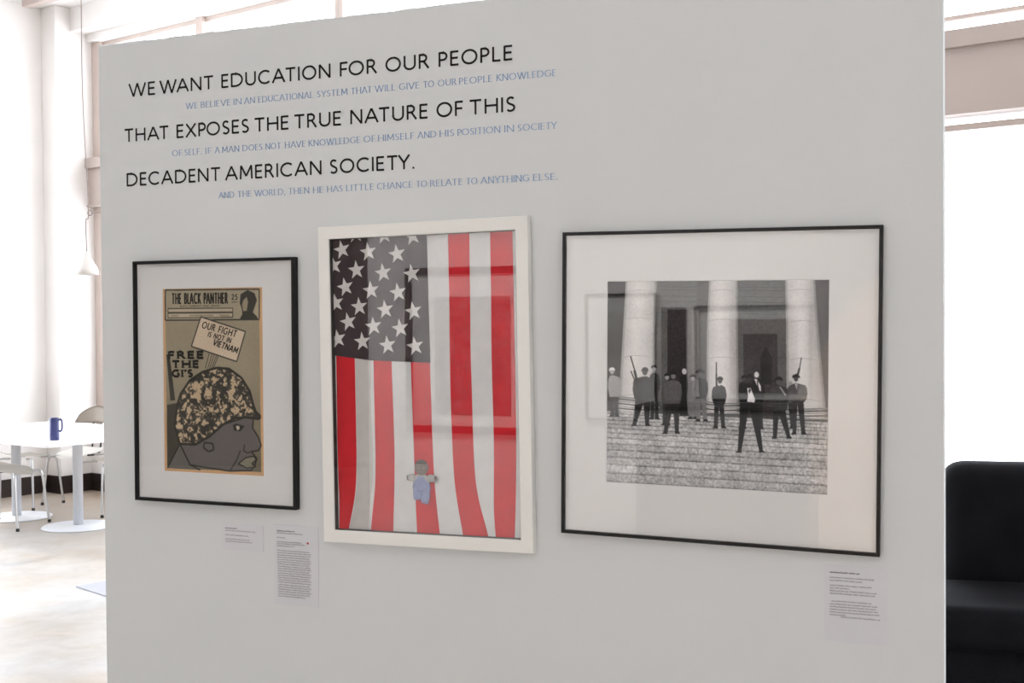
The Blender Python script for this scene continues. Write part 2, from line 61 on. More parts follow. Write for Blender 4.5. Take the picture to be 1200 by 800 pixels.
PEOPLE = [[55, [[0.0206, 0.5655], [0.0419, 0.5647], [0.0392, 0.5946], [0.0402, 0.661], [0.0219, 0.6619]]], [55, [[0.0381, 0.5648], [0.0593, 0.564], [0.0603, 0.6601], [0.0421, 0.661], [0.0411, 0.5945]]], [30, [[0.0142, 0.6722], [0.0219, 0.6599], [0.0401, 0.6591], [0.0402, 0.671]]], [30, [[0.0422, 0.6709], [0.0421, 0.659], [0.0594, 0.6582], [0.069, 0.6697]]], [150, [[0.021, 0.4672], [0.0355, 0.4667], [0.0628, 0.4757], [0.0678, 0.4894], [0.0709, 0.5256], [0.0654, 0.5564], [0.0613, 0.5719], [0.0187, 0.5735], [0.0144, 0.5583], [0.0084, 0.5278], [0.0111, 0.4913], [0.0159, 0.4773]]], [160, [[0.0394, 0.4477], [0.0373, 0.4565], [0.0317, 0.4621], [0.0247, 0.4623], [0.0191, 0.4571], [0.0168, 0.4484], [0.0189, 0.4396], [0.0245, 0.434], [0.0315, 0.4338], [0.0371, 0.4391]]], [215, [[0.0137, 0.4475], [0.0143, 0.4366], [0.0222, 0.4282], [0.0352, 0.4278], [0.0424, 0.4365], [0.0425, 0.4457], [0.0338, 0.4412], [0.0208, 0.4423]]], [50, [[0.2138, 0.5404], [0.232, 0.5397], [0.2294, 0.5692], [0.2283, 0.6673], [0.2104, 0.6681]]], [50, [[0.2282, 0.5399], [0.2463, 0.5392], [0.2498, 0.6663], [0.232, 0.6671], [0.2312, 0.5691]]], [30, [[0.203, 0.6783], [0.2104, 0.6661], [0.2282, 0.6653], [0.2283, 0.6771]]], [30, [[0.2321, 0.6769], [0.232, 0.6651], [0.2488, 0.6644], [0.2583, 0.6757]]], [45, [[0.22, 0.451], [0.2331, 0.4506], [0.2491, 0.4599], [0.2529, 0.4735], [0.256, 0.5049], [0.2506, 0.5329], [0.2482, 0.5469], [0.212, 0.5483], [0.2094, 0.5344], [0.2036, 0.5067], [0.2061, 0.475], [0.2098, 0.4612]]], [140, [[0.2366, 0.43], [0.2348, 0.4381], [0.2297, 0.4432], [0.2234, 0.4434], [0.2182, 0.4386], [0.2162, 0.4306], [0.2181, 0.4225], [0.2232, 0.4173], [0.2295, 0.4172], [0.2346, 0.422]]], [28, [[0.2133, 0.4297], [0.2139, 0.4197], [0.221, 0.4119], [0.2328, 0.4116], [0.2394, 0.4196], [0.2395, 0.4279], [0.2316, 0.424], [0.2198, 0.425]]], [40, [[0.3514, 0.5644], [0.3658, 0.5639], [0.3632, 0.5931], [0.3674, 0.6463], [0.3499, 0.6471]]], [40, [[0.3621, 0.564], [0.3765, 0.5634], [0.3839, 0.6456], [0.3664, 0.6463], [0.3651, 0.593]]], [30, [[0.3426, 0.6571], [0.3499, 0.6451], [0.3674, 0.6444], [0.3674, 0.656]]], [30, [[0.3665, 0.656], [0.3664, 0.6444], [0.383, 0.6437], [0.3922, 0.6549]]], [38, [[0.3598, 0.4593], [0.3736, 0.4588], [0.3783, 0.4684], [0.3807, 0.4819], [0.3838, 0.5221], [0.3785, 0.5548], [0.3784, 0.5711], [0.3496, 0.5723], [0.3491, 0.556], [0.3433, 0.5235], [0.3458, 0.483], [0.348, 0.4694]]], [190, [[0.3773, 0.4403], [0.3753, 0.4489], [0.37, 0.4544], [0.3634, 0.4546], [0.358, 0.4495], [0.3558, 0.441], [0.3578, 0.4324], [0.3631, 0.4269], [0.3698, 0.4267], [0.3752, 0.4319]]], [60, [[0.2683, 0.5921], [0.286, 0.5914], [0.2835, 0.6208], [0.2864, 0.6939], [0.2687, 0.6948]]], [60, [[0.2823, 0.5915], [0.3, 0.5908], [0.2984, 0.6933], [0.2808, 0.6942], [0.2853, 0.6207]]], [30, [[0.2613, 0.7049], [0.2687, 0.6928], [0.2863, 0.6919], [0.2864, 0.7037]]], [30, [[0.2809, 0.7039], [0.2808, 0.6922], [0.2975, 0.6914], [0.3069, 0.7027]]], [80, [[0.281, 0.4852], [0.294, 0.4848], [0.3025, 0.4942], [0.3062, 0.5077], [0.3093, 0.5487], [0.304, 0.5819], [0.3019, 0.5985], [0.2665, 0.6], [0.2641, 0.5835], [0.2582, 0.5506], [0.2607, 0.5093], [0.2642, 0.4956]]], [150, [[0.2975, 0.4691], [0.2956, 0.4772], [0.2906, 0.4823], [0.2843, 0.4825], [0.2792, 0.4777], [0.2772, 0.4697], [0.2791, 0.4617], [0.2841, 0.4565], [0.2904, 0.4563], [0.2955, 0.4611]]], [28, [[0.2743, 0.4689], [0.2749, 0.4589], [0.282, 0.4512], [0.2937, 0.4508], [0.3003, 0.4588], [0.3003, 0.467], [0.2925, 0.4631], [0.2808, 0.4642]]], [110, [[0.392, 0.5677], [0.408, 0.567], [0.4055, 0.5962], [0.406, 0.6591], [0.3886, 0.6599]]], [110, [[0.4043, 0.5672], [0.4203, 0.5665], [0.4252, 0.6582], [0.4078, 0.659], [0.4073, 0.5961]]], [30, [[0.3813, 0.6699], [0.3886, 0.6579], [0.406, 0.6571], [0.4061, 0.6688]]], [30, [[0.4079, 0.6687], [0.4078, 0.6571], [0.4242, 0.6563], [0.4335, 0.6675]]], [105, [[0.3991, 0.4871], [0.4118, 0.4866], [0.4226, 0.4959], [0.4257, 0.5093], [0.4287, 0.5361], [0.4234, 0.5615], [0.4222, 0.5742], [0.3902, 0.5755], [0.3887, 0.5629], [0.383, 0.5378], [0.3855, 0.5108], [0.3884, 0.4971]]], [150, [[0.4153, 0.471], [0.4135, 0.4791], [0.4085, 0.4841], [0.4023, 0.4843], [0.3973, 0.4796], [0.3953, 0.4717], [0.3972, 0.4637], [0.4021, 0.4586], [0.4083, 0.4584], [0.4133, 0.4632]]], [28, [[0.3925, 0.4708], [0.3931, 0.4609], [0.4001, 0.4533], [0.4116, 0.4529], [0.418, 0.4608], [0.4181, 0.469], [0.4104, 0.4651], [0.3989, 0.4662]]], [112, [[0.4237, 0.5616], [0.4453, 0.5607], [0.4428, 0.5898], [0.4408, 0.6691], [0.4234, 0.6699]]], [112, [[0.4416, 0.5609], [0.4632, 0.56], [0.4707, 0.6677], [0.4535, 0.6685], [0.4446, 0.5897]]], [30, [[0.4162, 0.6799], [0.4234, 0.668], [0.4407, 0.6671], [0.4408, 0.6787]]], [30, [[0.4536, 0.6781], [0.4535, 0.6665], [0.4698, 0.6658], [0.479, 0.6769]]], [52, [[0.4295, 0.4706], [0.4431, 0.4701], [0.4666, 0.479], [0.4719, 0.4923], [0.4749, 0.5248], [0.4697, 0.5533], [0.465, 0.5677], [0.422, 0.5694], [0.417, 0.5554], [0.4113, 0.5271], [0.4137, 0.4943], [0.4189, 0.4806]]], [90, [[0.4468, 0.4488], [0.4448, 0.4574], [0.4395, 0.4628], [0.433, 0.463], [0.4276, 0.4579], [0.4255, 0.4495], [0.4275, 0.4409], [0.4327, 0.4355], [0.4393, 0.4353], [0.4447, 0.4404]]], [28, [[0.4225, 0.4486], [0.4231, 0.438], [0.4305, 0.4298], [0.4428, 0.4294], [0.4497, 0.4379], [0.4498, 0.4468], [0.4415, 0.4425], [0.4293, 0.4436]]], [28, [[0.4124, 0.446], [0.4233, 0.436], [0.4359, 0.4241], [0.4505, 0.4333], [0.4615, 0.4464], [0.437, 0.4433]]], [125, [[0.4127, 0.4779], [0.4309, 0.4744], [0.4353, 0.5592], [0.4134, 0.5658]]], [50, [[0.1415, 0.5776], [0.1791, 0.5761], [0.1765, 0.6057], [0.1455, 0.7026], [0.1275, 0.7035]]], [50, [[0.1753, 0.5763], [0.2128, 0.5748], [0.205, 0.6998], [0.1871, 0.7006], [0.1784, 0.6056]]], [30, [[0.12, 0.7138], [0.1275, 0.7015], [0.1455, 0.7007], [0.1456, 0.7125]]], [30, [[0.1872, 0.7105], [0.1871, 0.6987], [0.2041, 0.6979], [0.2136, 0.7092]]], [56, [[0.1764, 0.4691], [0.1924, 0.4686], [0.2135, 0.4777], [0.2231, 0.4911], [0.2263, 0.5323], [0.2209, 0.5657], [0.2147, 0.5825], [0.1396, 0.5856], [0.1332, 0.5691], [0.1272, 0.5359], [0.1298, 0.4942], [0.1393, 0.4801]]], [60, [[0.1968, 0.4469], [0.1945, 0.4567], [0.1883, 0.463], [0.1805, 0.4632], [0.1742, 0.4574], [0.1718, 0.4476], [0.1741, 0.4377], [0.1803, 0.4315], [0.188, 0.4313], [0.1943, 0.4371]]], [28, [[0.1682, 0.4468], [0.169, 0.4343], [0.1777, 0.4249], [0.1921, 0.4245], [0.2002, 0.4342], [0.2003, 0.4448], [0.1906, 0.4395], [0.1762, 0.4408]]], [52, [[0.2852, 0.5914], [0.3171, 0.5901], [0.3145, 0.6194], [0.2913, 0.7347], [0.2737, 0.7356]]], [52, [[0.3134, 0.5903], [0.3452, 0.589], [0.3432, 0.732], [0.3256, 0.7329], [0.3164, 0.6194]]], [30, [[0.2663, 0.7458], [0.2736, 0.7336], [0.2913, 0.7327], [0.2914, 0.7445]]], [30, [[0.3257, 0.7427], [0.3256, 0.731], [0.3423, 0.7301], [0.3516, 0.7413]]], [88, [[0.3088, 0.4843], [0.3236, 0.4838], [0.3456, 0.4928], [0.3533, 0.5061], [0.3564, 0.5469], [0.3512, 0.58], [0.3471, 0.5967], [0.2834, 0.5993], [0.279, 0.5829], [0.2731, 0.5501], [0.2756, 0.5088], [0.2832, 0.4949]]], [110, [[0.3276, 0.4623], [0.3255, 0.4715], [0.3197, 0.4773], [0.3126, 0.4776], [0.3068, 0.4721], [0.3045, 0.463], [0.3066, 0.4538], [0.3124, 0.4479], [0.3195, 0.4477], [0.3253, 0.4532]]], [28, [[0.3012, 0.4621], [0.3019, 0.4506], [0.31, 0.4418], [0.3233, 0.4414], [0.3307, 0.4505], [0.3308, 0.4602], [0.3219, 0.4554], [0.3086, 0.4566]]], [58, [[0.5037, 0.5892], [0.5264, 0.5882], [0.524, 0.6171], [0.5189, 0.6991], [0.5018, 0.6999]]], [58, [[0.5229, 0.5884], [0.5455, 0.5875], [0.5521, 0.6974], [0.5351, 0.6983], [0.5258, 0.6171]]], [30, [[0.4946, 0.7099], [0.5017, 0.698], [0.5189, 0.6971], [0.519, 0.7087]]], [30, [[0.5352, 0.7079], [0.5351, 0.6963], [0.5512, 0.6955], [0.5603, 0.7066]]], [52, [[0.5212, 0.5021], [0.5347, 0.5016], [0.5492, 0.5107], [0.555, 0.5239], [0.558, 0.5541], [0.5529, 0.5813], [0.5474, 0.595], [0.502, 0.597], [0.4962, 0.5836], [0.4906, 0.5567], [0.493, 0.5262], [0.4986, 0.5125]]], [75, [[0.5382, 0.4804], [0.5363, 0.4889], [0.5311, 0.4943], [0.5246, 0.4945], [0.5193, 0.4895], [0.5172, 0.4811], [0.5192, 0.4726], [0.5244, 0.4672], [0.5309, 0.467], [0.5362, 0.472]]], [28, [[0.5142, 0.4803], [0.5148, 0.4697], [0.5222, 0.4615], [0.5343, 0.4611], [0.5411, 0.4695], [0.5412, 0.4784], [0.5331, 0.4741], [0.5209, 0.4752]]], [210, [[0.5207, 0.5002], [0.5306, 0.4998], [0.5253, 0.5096]]], [50, [[0.6779, 0.5725], [0.6982, 0.5716], [0.6958, 0.6002], [0.7072, 0.6945], [0.6906, 0.6953]]], [50, [[0.6947, 0.5718], [0.7149, 0.571], [0.7186, 0.694], [0.702, 0.6948], [0.6976, 0.6001]]], [30, [[0.6836, 0.7052], [0.6906, 0.6934], [0.7072, 0.6926], [0.7073, 0.704]]], [30, [[0.7021, 0.7043], [0.702, 0.6929], [0.7177, 0.6921], [0.7266, 0.703]]], [46, [[0.6827, 0.4679], [0.6958, 0.4675], [0.7178, 0.4762], [0.7228, 0.4893], [0.7258, 0.5295], [0.7208, 0.5621], [0.7167, 0.5785], [0.6762, 0.5801], [0.6717, 0.5641], [0.6661, 0.5318], [0.6684, 0.4912], [0.6731, 0.4777]]], [195, [[0.6993, 0.4484], [0.6975, 0.4568], [0.6924, 0.4622], [0.686, 0.4624], [0.6808, 0.4574], [0.6788, 0.4491], [0.6807, 0.4407], [0.6858, 0.4353], [0.6921, 0.4351], [0.6973, 0.4401]]], [215, [[0.6796, 0.468], [0.6919, 0.4714], [0.708, 0.5012], [0.7091, 0.5276], [0.6994, 0.5204]]], [40, [[0.6893, 0.4753], [0.6946, 0.4751], [0.6994, 0.5185], [0.6949, 0.5111]]], [45, [[0.6163, 0.554], [0.6288, 0.5535], [0.6264, 0.5822], [0.6332, 0.6963], [0.6164, 0.6971]]], [45, [[0.6252, 0.5537], [0.6377, 0.5532], [0.643, 0.6958], [0.6261, 0.6966], [0.6282, 0.5821]]], [30, [[0.6093, 0.707], [0.6163, 0.6952], [0.6332, 0.6944], [0.6333, 0.7058]]], [30, [[0.6262, 0.7062], [0.6261, 0.6947], [0.642, 0.6939], [0.651, 0.7049]]], [50, [[0.6285, 0.4811], [0.6409, 0.4807], [0.6394, 0.4903], [0.6411, 0.5035], [0.644, 0.5263], [0.6389, 0.5493], [0.6395, 0.5607], [0.6146, 0.5617], [0.615, 0.5502], [0.6095, 0.5276], [0.6119, 0.5046], [0.6134, 0.4912]]], [70, [[0.6443, 0.4692], [0.6425, 0.4771], [0.6377, 0.4821], [0.6318, 0.4823], [0.6269, 0.4776], [0.625, 0.4698], [0.6267, 0.4619], [0.6315, 0.457], [0.6375, 0.4568], [0.6424, 0.4614]]], [28, [[0.6222, 0.469], [0.6228, 0.4593], [0.6295, 0.4517], [0.6406, 0.4513], [0.6469, 0.4591], [0.647, 0.4672], [0.6395, 0.4634], [0.6284, 0.4644]]], [60, [[0.8256, 0.5693], [0.838, 0.5687], [0.8357, 0.597], [0.8538, 0.6854], [0.8375, 0.6862]]], [60, [[0.8346, 0.5689], [0.8469, 0.5684], [0.8589, 0.6851], [0.8426, 0.6859], [0.8374, 0.5969]]], [30, [[0.8307, 0.6959], [0.8375, 0.6843], [0.8538, 0.6835], [0.8539, 0.6948]]], [30, [[0.8427, 0.6953], [0.8426, 0.684], [0.8581, 0.6833], [0.8668, 0.6941]]], [95, [[0.8295, 0.4977], [0.8416, 0.4973], [0.8485, 0.5064], [0.8504, 0.5195], [0.8532, 0.5419], [0.8483, 0.5646], [0.8487, 0.5758], [0.824, 0.5768], [0.8242, 0.5656], [0.8188, 0.5432], [0.8211, 0.5206], [0.8227, 0.5074]]], [150, [[0.8448, 0.4869], [0.8431, 0.4947], [0.8385, 0.4996], [0.8327, 0.4998], [0.8279, 0.4952], [0.826, 0.4875], [0.8278, 0.4798], [0.8324, 0.4748], [0.8382, 0.4746], [0.8429, 0.4792]]], [62, [[0.8405, 0.5658], [0.868, 0.5647], [0.8657, 0.5929], [0.8627, 0.7131], [0.8464, 0.7139]]], [62, [[0.8646, 0.5648], [0.8919, 0.5637], [0.9003, 0.7111], [0.8841, 0.712], [0.8674, 0.5928]]], [30, [[0.8396, 0.7237], [0.8463, 0.712], [0.8626, 0.7112], [0.8628, 0.7225]]], [30, [[0.8842, 0.7213], [0.884, 0.7101], [0.8994, 0.7093], [0.9081, 0.7201]]], [78, [[0.853, 0.4847], [0.8659, 0.4843], [0.8976, 0.4925], [0.9058, 0.5053], [0.9086, 0.5327], [0.9038, 0.5581], [0.8937, 0.5711], [0.8389, 0.5734], [0.8284, 0.5612], [0.823, 0.536], [0.8253, 0.5082], [0.8334, 0.4948]]], [70, [[0.8692, 0.4617], [0.8674, 0.47], [0.8624, 0.4753], [0.8563, 0.4755], [0.8512, 0.4706], [0.8492, 0.4624], [0.851, 0.454], [0.856, 0.4488], [0.8622, 0.4486], [0.8672, 0.4535]]], [28, [[0.8463, 0.4615], [0.8469, 0.4512], [0.8539, 0.4432], [0.8654, 0.4429], [0.8719, 0.4511], [0.872, 0.4597], [0.8643, 0.4555], [0.8527, 0.4566]]], [40, [[0.8412, 0.4589], [0.8462, 0.4456], [0.8633, 0.4394], [0.8754, 0.4503], [0.8772, 0.4596], [0.8608, 0.4526]]], [165, [[0.8526, 0.4866], [0.868, 0.4842], [0.8623, 0.5144]]], [50, [[0.7616, 0.6106], [0.7892, 0.6094], [0.7869, 0.6378], [0.7792, 0.7363], [0.7627, 0.7371]]], [50, [[0.7857, 0.6095], [0.8132, 0.6083], [0.838, 0.7331], [0.8216, 0.734], [0.7886, 0.6377]]], [30, [[0.7558, 0.7469], [0.7627, 0.7352], [0.7792, 0.7344], [0.7793, 0.7457]]], [30, [[0.8217, 0.7434], [0.8216, 0.7321], [0.8371, 0.7313], [0.8458, 0.7421]]], [66, [[0.7777, 0.4968], [0.7933, 0.4962], [0.8175, 0.5047], [0.8254, 0.5176], [0.8285, 0.5628], [0.8237, 0.5979], [0.815, 0.6158], [0.76, 0.6182], [0.7509, 0.601], [0.7453, 0.5661], [0.7475, 0.5205], [0.7552, 0.507]]], [85, [[0.7974, 0.4773], [0.7952, 0.4873], [0.7892, 0.4936], [0.7817, 0.4939], [0.7755, 0.488], [0.7731, 0.4781], [0.7753, 0.468], [0.7814, 0.4617], [0.7889, 0.4614], [0.795, 0.4674]]], [28, [[0.7697, 0.4773], [0.7703, 0.4646], [0.7788, 0.455], [0.7928, 0.4546], [0.8007, 0.4644], [0.8008, 0.4753], [0.7914, 0.4698], [0.7774, 0.4712]]], [140, [[0.7864, 0.5031], [0.7933, 0.5009], [0.8179, 0.5386], [0.8128, 0.5444]]], [42, [[0.6211, 0.5786], [0.6591, 0.577], [0.6567, 0.6057], [0.6254, 0.8093], [0.6085, 0.8103]]], [42, [[0.6555, 0.5772], [0.6933, 0.5756], [0.7197, 0.8039], [0.703, 0.8049], [0.6584, 0.6056]]], [30, [[0.6015, 0.8203], [0.6085, 0.8084], [0.6254, 0.8074], [0.6255, 0.8189]]], [30, [[0.7031, 0.8143], [0.703, 0.803], [0.7188, 0.8021], [0.7277, 0.8129]]], [44, [[0.6507, 0.4899], [0.6666, 0.4893], [0.6912, 0.498], [0.7002, 0.5109], [0.7031, 0.5419], [0.6981, 0.5694], [0.6952, 0.5831], [0.6194, 0.5863], [0.6161, 0.5727], [0.6105, 0.5455], [0.6129, 0.5141], [0.6217, 0.5004]]], [62, [[0.6708, 0.4683], [0.6686, 0.4784], [0.6624, 0.4848], [0.6548, 0.4851], [0.6485, 0.4791], [0.6461, 0.4691], [0.6484, 0.459], [0.6545, 0.4526], [0.6621, 0.4523], [0.6684, 0.4584]]], [28, [[0.6426, 0.4683], [0.6432, 0.4555], [0.6519, 0.4459], [0.6662, 0.4454], [0.6742, 0.4554], [0.6743, 0.4663], [0.6647, 0.4608], [0.6505, 0.4621]]], [215, [[0.6483, 0.5128], [0.6642, 0.5122], [0.6714, 0.5328], [0.684, 0.5637], [0.6807, 0.5799], [0.6489, 0.5775], [0.6521, 0.5459]]], [70, [[0.6571, 0.5125], [0.666, 0.5197], [0.6591, 0.539], [0.6537, 0.5269]]], [35, [[0.1127, 0.3706], [0.1184, 0.3704], [0.1398, 0.4427], [0.1341, 0.4429]]], [35, [[0.1294, 0.441], [0.1408, 0.4407], [0.1525, 0.4935], [0.1412, 0.4939]]], [35, [[0.5085, 0.3931], [0.513, 0.393], [0.5135, 0.4457], [0.509, 0.4459]]], [35, [[0.5076, 0.4459], [0.5148, 0.4457], [0.5163, 0.5061], [0.5091, 0.5064]]], [35, [[0.8792, 0.3642], [0.8834, 0.3641], [0.8754, 0.4157], [0.8711, 0.4158]]], [35, [[0.869, 0.4131], [0.8775, 0.4128], [0.871, 0.4448], [0.8625, 0.4451]]], [35, [[0.1151, 0.4435], [0.1208, 0.4433], [0.1441, 0.5016], [0.1384, 0.5018]]]]
COLS = [[[0.092, 0.0], [0.0786, 0.2583], [0.0644, 0.5553], [0.0584, 0.6547], [0.2281, 0.6471], [0.2273, 0.5491], [0.2298, 0.2556], [0.2371, 0.0]], [[0.4757, 0.0], [0.4671, 0.2514], [0.4678, 0.54], [0.4668, 0.6364], [0.6105, 0.6348], [0.6104, 0.5346], [0.606, 0.249], [0.6019, 0.0]], [[0.809, 0.0], [0.8149, 0.2453], [0.8195, 0.5267], [0.8189, 0.6395], [0.9911, 0.6455], [0.9779, 0.5206], [0.9513, 0.2429], [0.9352, 0.0]]]
PDARK = [[48, [[0.0, 0.0], [0.0939, 0.0], [0.0555, 0.6548], [0.0006, 0.6572]]], [78, [[0.4196, 0.0], [0.4739, 0.0], [0.4689, 0.6652], [0.4252, 0.6654]]], [52, [[0.2875, 0.1428], [0.3751, 0.1419], [0.3795, 0.6675], [0.289, 0.6688]]], [112, [[0.3797, 0.1467], [0.4299, 0.1462], [0.4343, 0.6649], [0.3841, 0.6673]]], [92, [[0.6063, 0.1919], [0.8108, 0.1816], [0.8149, 0.2453], [0.607, 0.2585]]], [62, [[0.6282, 0.2581], [0.777, 0.2553], [0.7853, 0.6552], [0.6364, 0.6574]]], [44, [[0.7041, 0.3701], [0.728, 0.3147], [0.7564, 0.3687], [0.7533, 0.4914], [0.7097, 0.4929]]], [70, [[0.9352, 0.0], [1.0, 0.0], [0.9987, 0.6498], [0.9876, 0.6317]]]]
STEPTOP = [[-0.0024, 0.6414], [0.9988, 0.6581]]
NEWS = {'inner': [[0.0311, 0.174], [0.9616, 0.1729], [0.969, 0.9752], [0.034, 0.9791]], 'mast': [[0.0337, 0.0114], [0.9647, 0.0153], [0.9616, 0.1738], [0.0311, 0.175]], 'box1': [[0.0605, 0.1121], [0.7067, 0.1126], [0.7063, 0.1337], [0.0602, 0.1337]], 'box2': [[0.0601, 0.1374], [0.7063, 0.1374], [0.7058, 0.1613], [0.0598, 0.1618]], 'title': [[0.0964, 0.0849], [0.6596, 0.0859]], 'titletop': [[0.0974, 0.022]], 'sub': [[0.1792, 0.1], [0.5789, 0.1005]], 'cents': [[0.7008, 0.063], [0.7585, 0.0631]], 'sign': [[0.3916, 0.1578], [0.8279, 0.237], [0.7405, 0.3957], [0.2932, 0.3161]], 's1': [[0.3959, 0.2135], [0.7345, 0.2648]], 's2': [[0.4609, 0.254], [0.6865, 0.2898]], 's3': [[0.5066, 0.3055], [0.7447, 0.3518]], 'free': [[0.0385, 0.3833], [0.4276, 0.38]], 'the': [[0.0767, 0.4335], [0.3783, 0.4305]], 'gis': [[0.0759, 0.484], [0.3131, 0.4812]], 'stick': [[0.4713, 0.352], [0.5622, 0.366], [0.5043, 0.4366], [0.4319, 0.4336]], 'port': [[0.775, 0.0861], [0.7844, 0.0402], [0.8523, 0.0185], [0.9191, 0.0361], [0.9402, 0.0727], [0.9177, 0.1091], [0.9004, 0.1365], [0.9418, 0.1592], [0.9483, 0.1711], [0.7735, 0.1713], [0.7993, 0.1456], [0.7947, 0.1181]], 'portl': [[0.8091, 0.0724], [0.8432, 0.0542], [0.8561, 0.0816], [0.8418, 0.1273], [0.808, 0.1301], [0.7969, 0.0953]], 'helmet': [[0.1444, 0.6335], [0.1809, 0.5721], [0.2757, 0.499], [0.4004, 0.4536], [0.5441, 0.4301], [0.6657, 0.4344], [0.7855, 0.4819], [0.8641, 0.5512], [0.8985, 0.6263], [0.9216, 0.6603], [0.9648, 0.6811], [0.9526, 0.6964], [0.8216, 0.6892], [0.7214, 0.6943], [0.5996, 0.7315], [0.4662, 0.7976], [0.3216, 0.8448], [0.166, 0.843], [0.1153, 0.7502]], 'face': [[0.8216, 0.6892], [0.8972, 0.691], [0.8883, 0.745], [0.9429, 0.7923], [0.9697, 0.8346], [0.9415, 0.8622], [0.874, 0.8692], [0.9268, 0.9055], [0.9064, 0.9383], [0.8721, 0.9694], [0.6558, 0.9778], [0.2681, 0.956], [0.166, 0.843], [0.3216, 0.8448], [0.4662, 0.7976], [0.5996, 0.7315]], 'neck': [[0.0382, 0.979], [0.166, 0.843], [0.2681, 0.956], [0.3708, 0.9805]], 'back': [[0.0394, 0.6352], [0.1445, 0.6224], [0.1299, 0.7499], [0.166, 0.843], [0.1431, 0.9705], [0.0383, 0.9768]], 'barrel': [[0.0388, 0.3617], [0.0691, 0.3568], [0.1234, 0.6085], [0.0739, 0.6112]], 'eye': [[0.6966, 0.7328], [0.7309, 0.7245], [0.8108, 0.7359], [0.7703, 0.7637], [0.7101, 0.7618]], 'eyew': [[0.7246, 0.7376], [0.7568, 0.7348], [0.7645, 0.7498], [0.7402, 0.7611]], 'lips': [[0.747, 0.9373], [0.8176, 0.903], [0.8973, 0.8934], [0.9208, 0.9111], [0.8767, 0.9338], [0.9161, 0.9488], [0.8266, 0.9567]], 'jaw': [[0.7683, 0.8665], [0.7272, 0.9216], [0.6659, 0.9753]], 'nostril': [[0.8089, 0.8331], [0.7983, 0.8658], [0.838, 0.8777], [0.868, 0.8694]], 'ear': [[0.4144, 0.8316], [0.4962, 0.8352], [0.5058, 0.8676], [0.4545, 0.8798], [0.4037, 0.8592]]}

# ---------------------------------------------------------------- helpers
def lin(c):
    c = c/255.0
    return c/12.92 if c <= .04045 else ((c+.055)/1.055)**2.4
def srgb(r, g, b, k=1.0): return tuple(min(.92, lin(v)/k) for v in (r, g, b)) + (1.0,)
MATS = {}
def mat(name, color, rough=.6, metal=0.0, spec=.5, noise=None, bump=None, coat=0.0):
    """principled material; noise=(scale, amount) varies the colour, bump=(scale, strength) the relief"""
    if name in MATS: return MATS[name]
    m = bpy.data.materials.new(name); m.use_nodes = True; nt = m.node_tree; b = nt.nodes['Principled BSDF']
    b.inputs['Base Color'].default_value = color; b.inputs['Roughness'].default_value = rough
    b.inputs['Metallic'].default_value = metal; b.inputs['Specular IOR Level'].default_value = spec
    b.inputs['Coat Weight'].default_value = coat
    tc = nt.nodes.new('ShaderNodeTexCoord')
    sc_, am = noise if noise else (6.0, .03)
    n = nt.nodes.new('ShaderNodeTexNoise'); n.inputs['Scale'].default_value = sc_; n.inputs['Detail'].default_value = 5
    nt.links.new(tc.outputs['Object'], n.inputs['Vector'])
    mr = nt.nodes.new('ShaderNodeMapRange'); mr.inputs[1].default_value = .3; mr.inputs[2].default_value = .7
    mr.inputs[3].default_value = 1-am; mr.inputs[4].default_value = 1+am
    nt.links.new(n.outputs['Fac'], mr.inputs[0])
    mx = nt.nodes.new('ShaderNodeVectorMath'); mx.operation = 'SCALE'; mx.inputs[0].default_value = color[:3]
    nt.links.new(mr.outputs[0], mx.inputs['Scale']); nt.links.new(mx.outputs[0], b.inputs['Base Color'])
    if bump:
        n2 = nt.nodes.new('ShaderNodeTexNoise'); n2.inputs['Scale'].default_value = bump[0]; n2.inputs['Detail'].default_value = 3
        nt.links.new(tc.outputs['Object'], n2.inputs['Vector'])
        bp = nt.nodes.new('ShaderNodeBump'); bp.inputs['Strength'].default_value = bump[1]; bp.inputs['Distance'].default_value = .002
        nt.links.new(n2.outputs['Fac'], bp.inputs['Height']); nt.links.new(bp.outputs[0], b.inputs['Normal'])
    MATS[name] = m; return m
def glass_mat(name, strength, tint=(1, 1, 1, 1)):
    m = bpy.data.materials.new(name); m.use_nodes = True; nt = m.node_tree; nt.nodes.clear()
    out = nt.nodes.new('ShaderNodeOutputMaterial'); mix = nt.nodes.new('ShaderNodeMixShader')
    tr = nt.nodes.new('ShaderNodeBsdfTransparent'); tr.inputs[0].default_value = tint
    gl = nt.nodes.new('ShaderNodeBsdfGlossy'); gl.inputs['Roughness'].default_value = 0.0
    fr = nt.nodes.new('ShaderNodeFresnel'); fr.inputs[0].default_value = 1.5
    mu = nt.nodes.new('ShaderNodeMath'); mu.operation = 'MULTIPLY'; mu.inputs[1].default_value = strength; mu.use_clamp = True
    L = nt.links
    ge = nt.nodes.new('ShaderNodeNewGeometry'); inv = nt.nodes.new('ShaderNodeMath'); inv.operation = 'SUBTRACT'; inv.inputs[0].default_value = 1.0
    ff = nt.nodes.new('ShaderNodeMath'); ff.operation = 'MULTIPLY'      # the mirror layer sits on the outward faces only
    L.new(ge.outputs['Backfacing'], inv.inputs[1]); L.new(fr.outputs[0], ff.inputs[0]); L.new(inv.outputs[0], ff.inputs[1])
    L.new(ff.outputs[0], mu.inputs[0]); L.new(mu.outputs[0], mix.inputs[0]); L.new(tr.outputs[0], mix.inputs[1]); L.new(gl.outputs[0], mix.inputs[2])
    L.new(mix.outputs[0], out.inputs[0]); return m
def print_mat(name):
    m = bpy.data.materials.new(name); m.use_nodes = True; nt = m.node_tree; b = nt.nodes['Principled BSDF']
    a = nt.nodes.new('ShaderNodeAttribute'); a.attribute_name = 'ink'; nt.links.new(a.outputs['Color'], b.inputs['Base Color'])
    b.inputs['Roughness'].default_value = .7; b.inputs['Specular IOR Level'].default_value = .2; return m

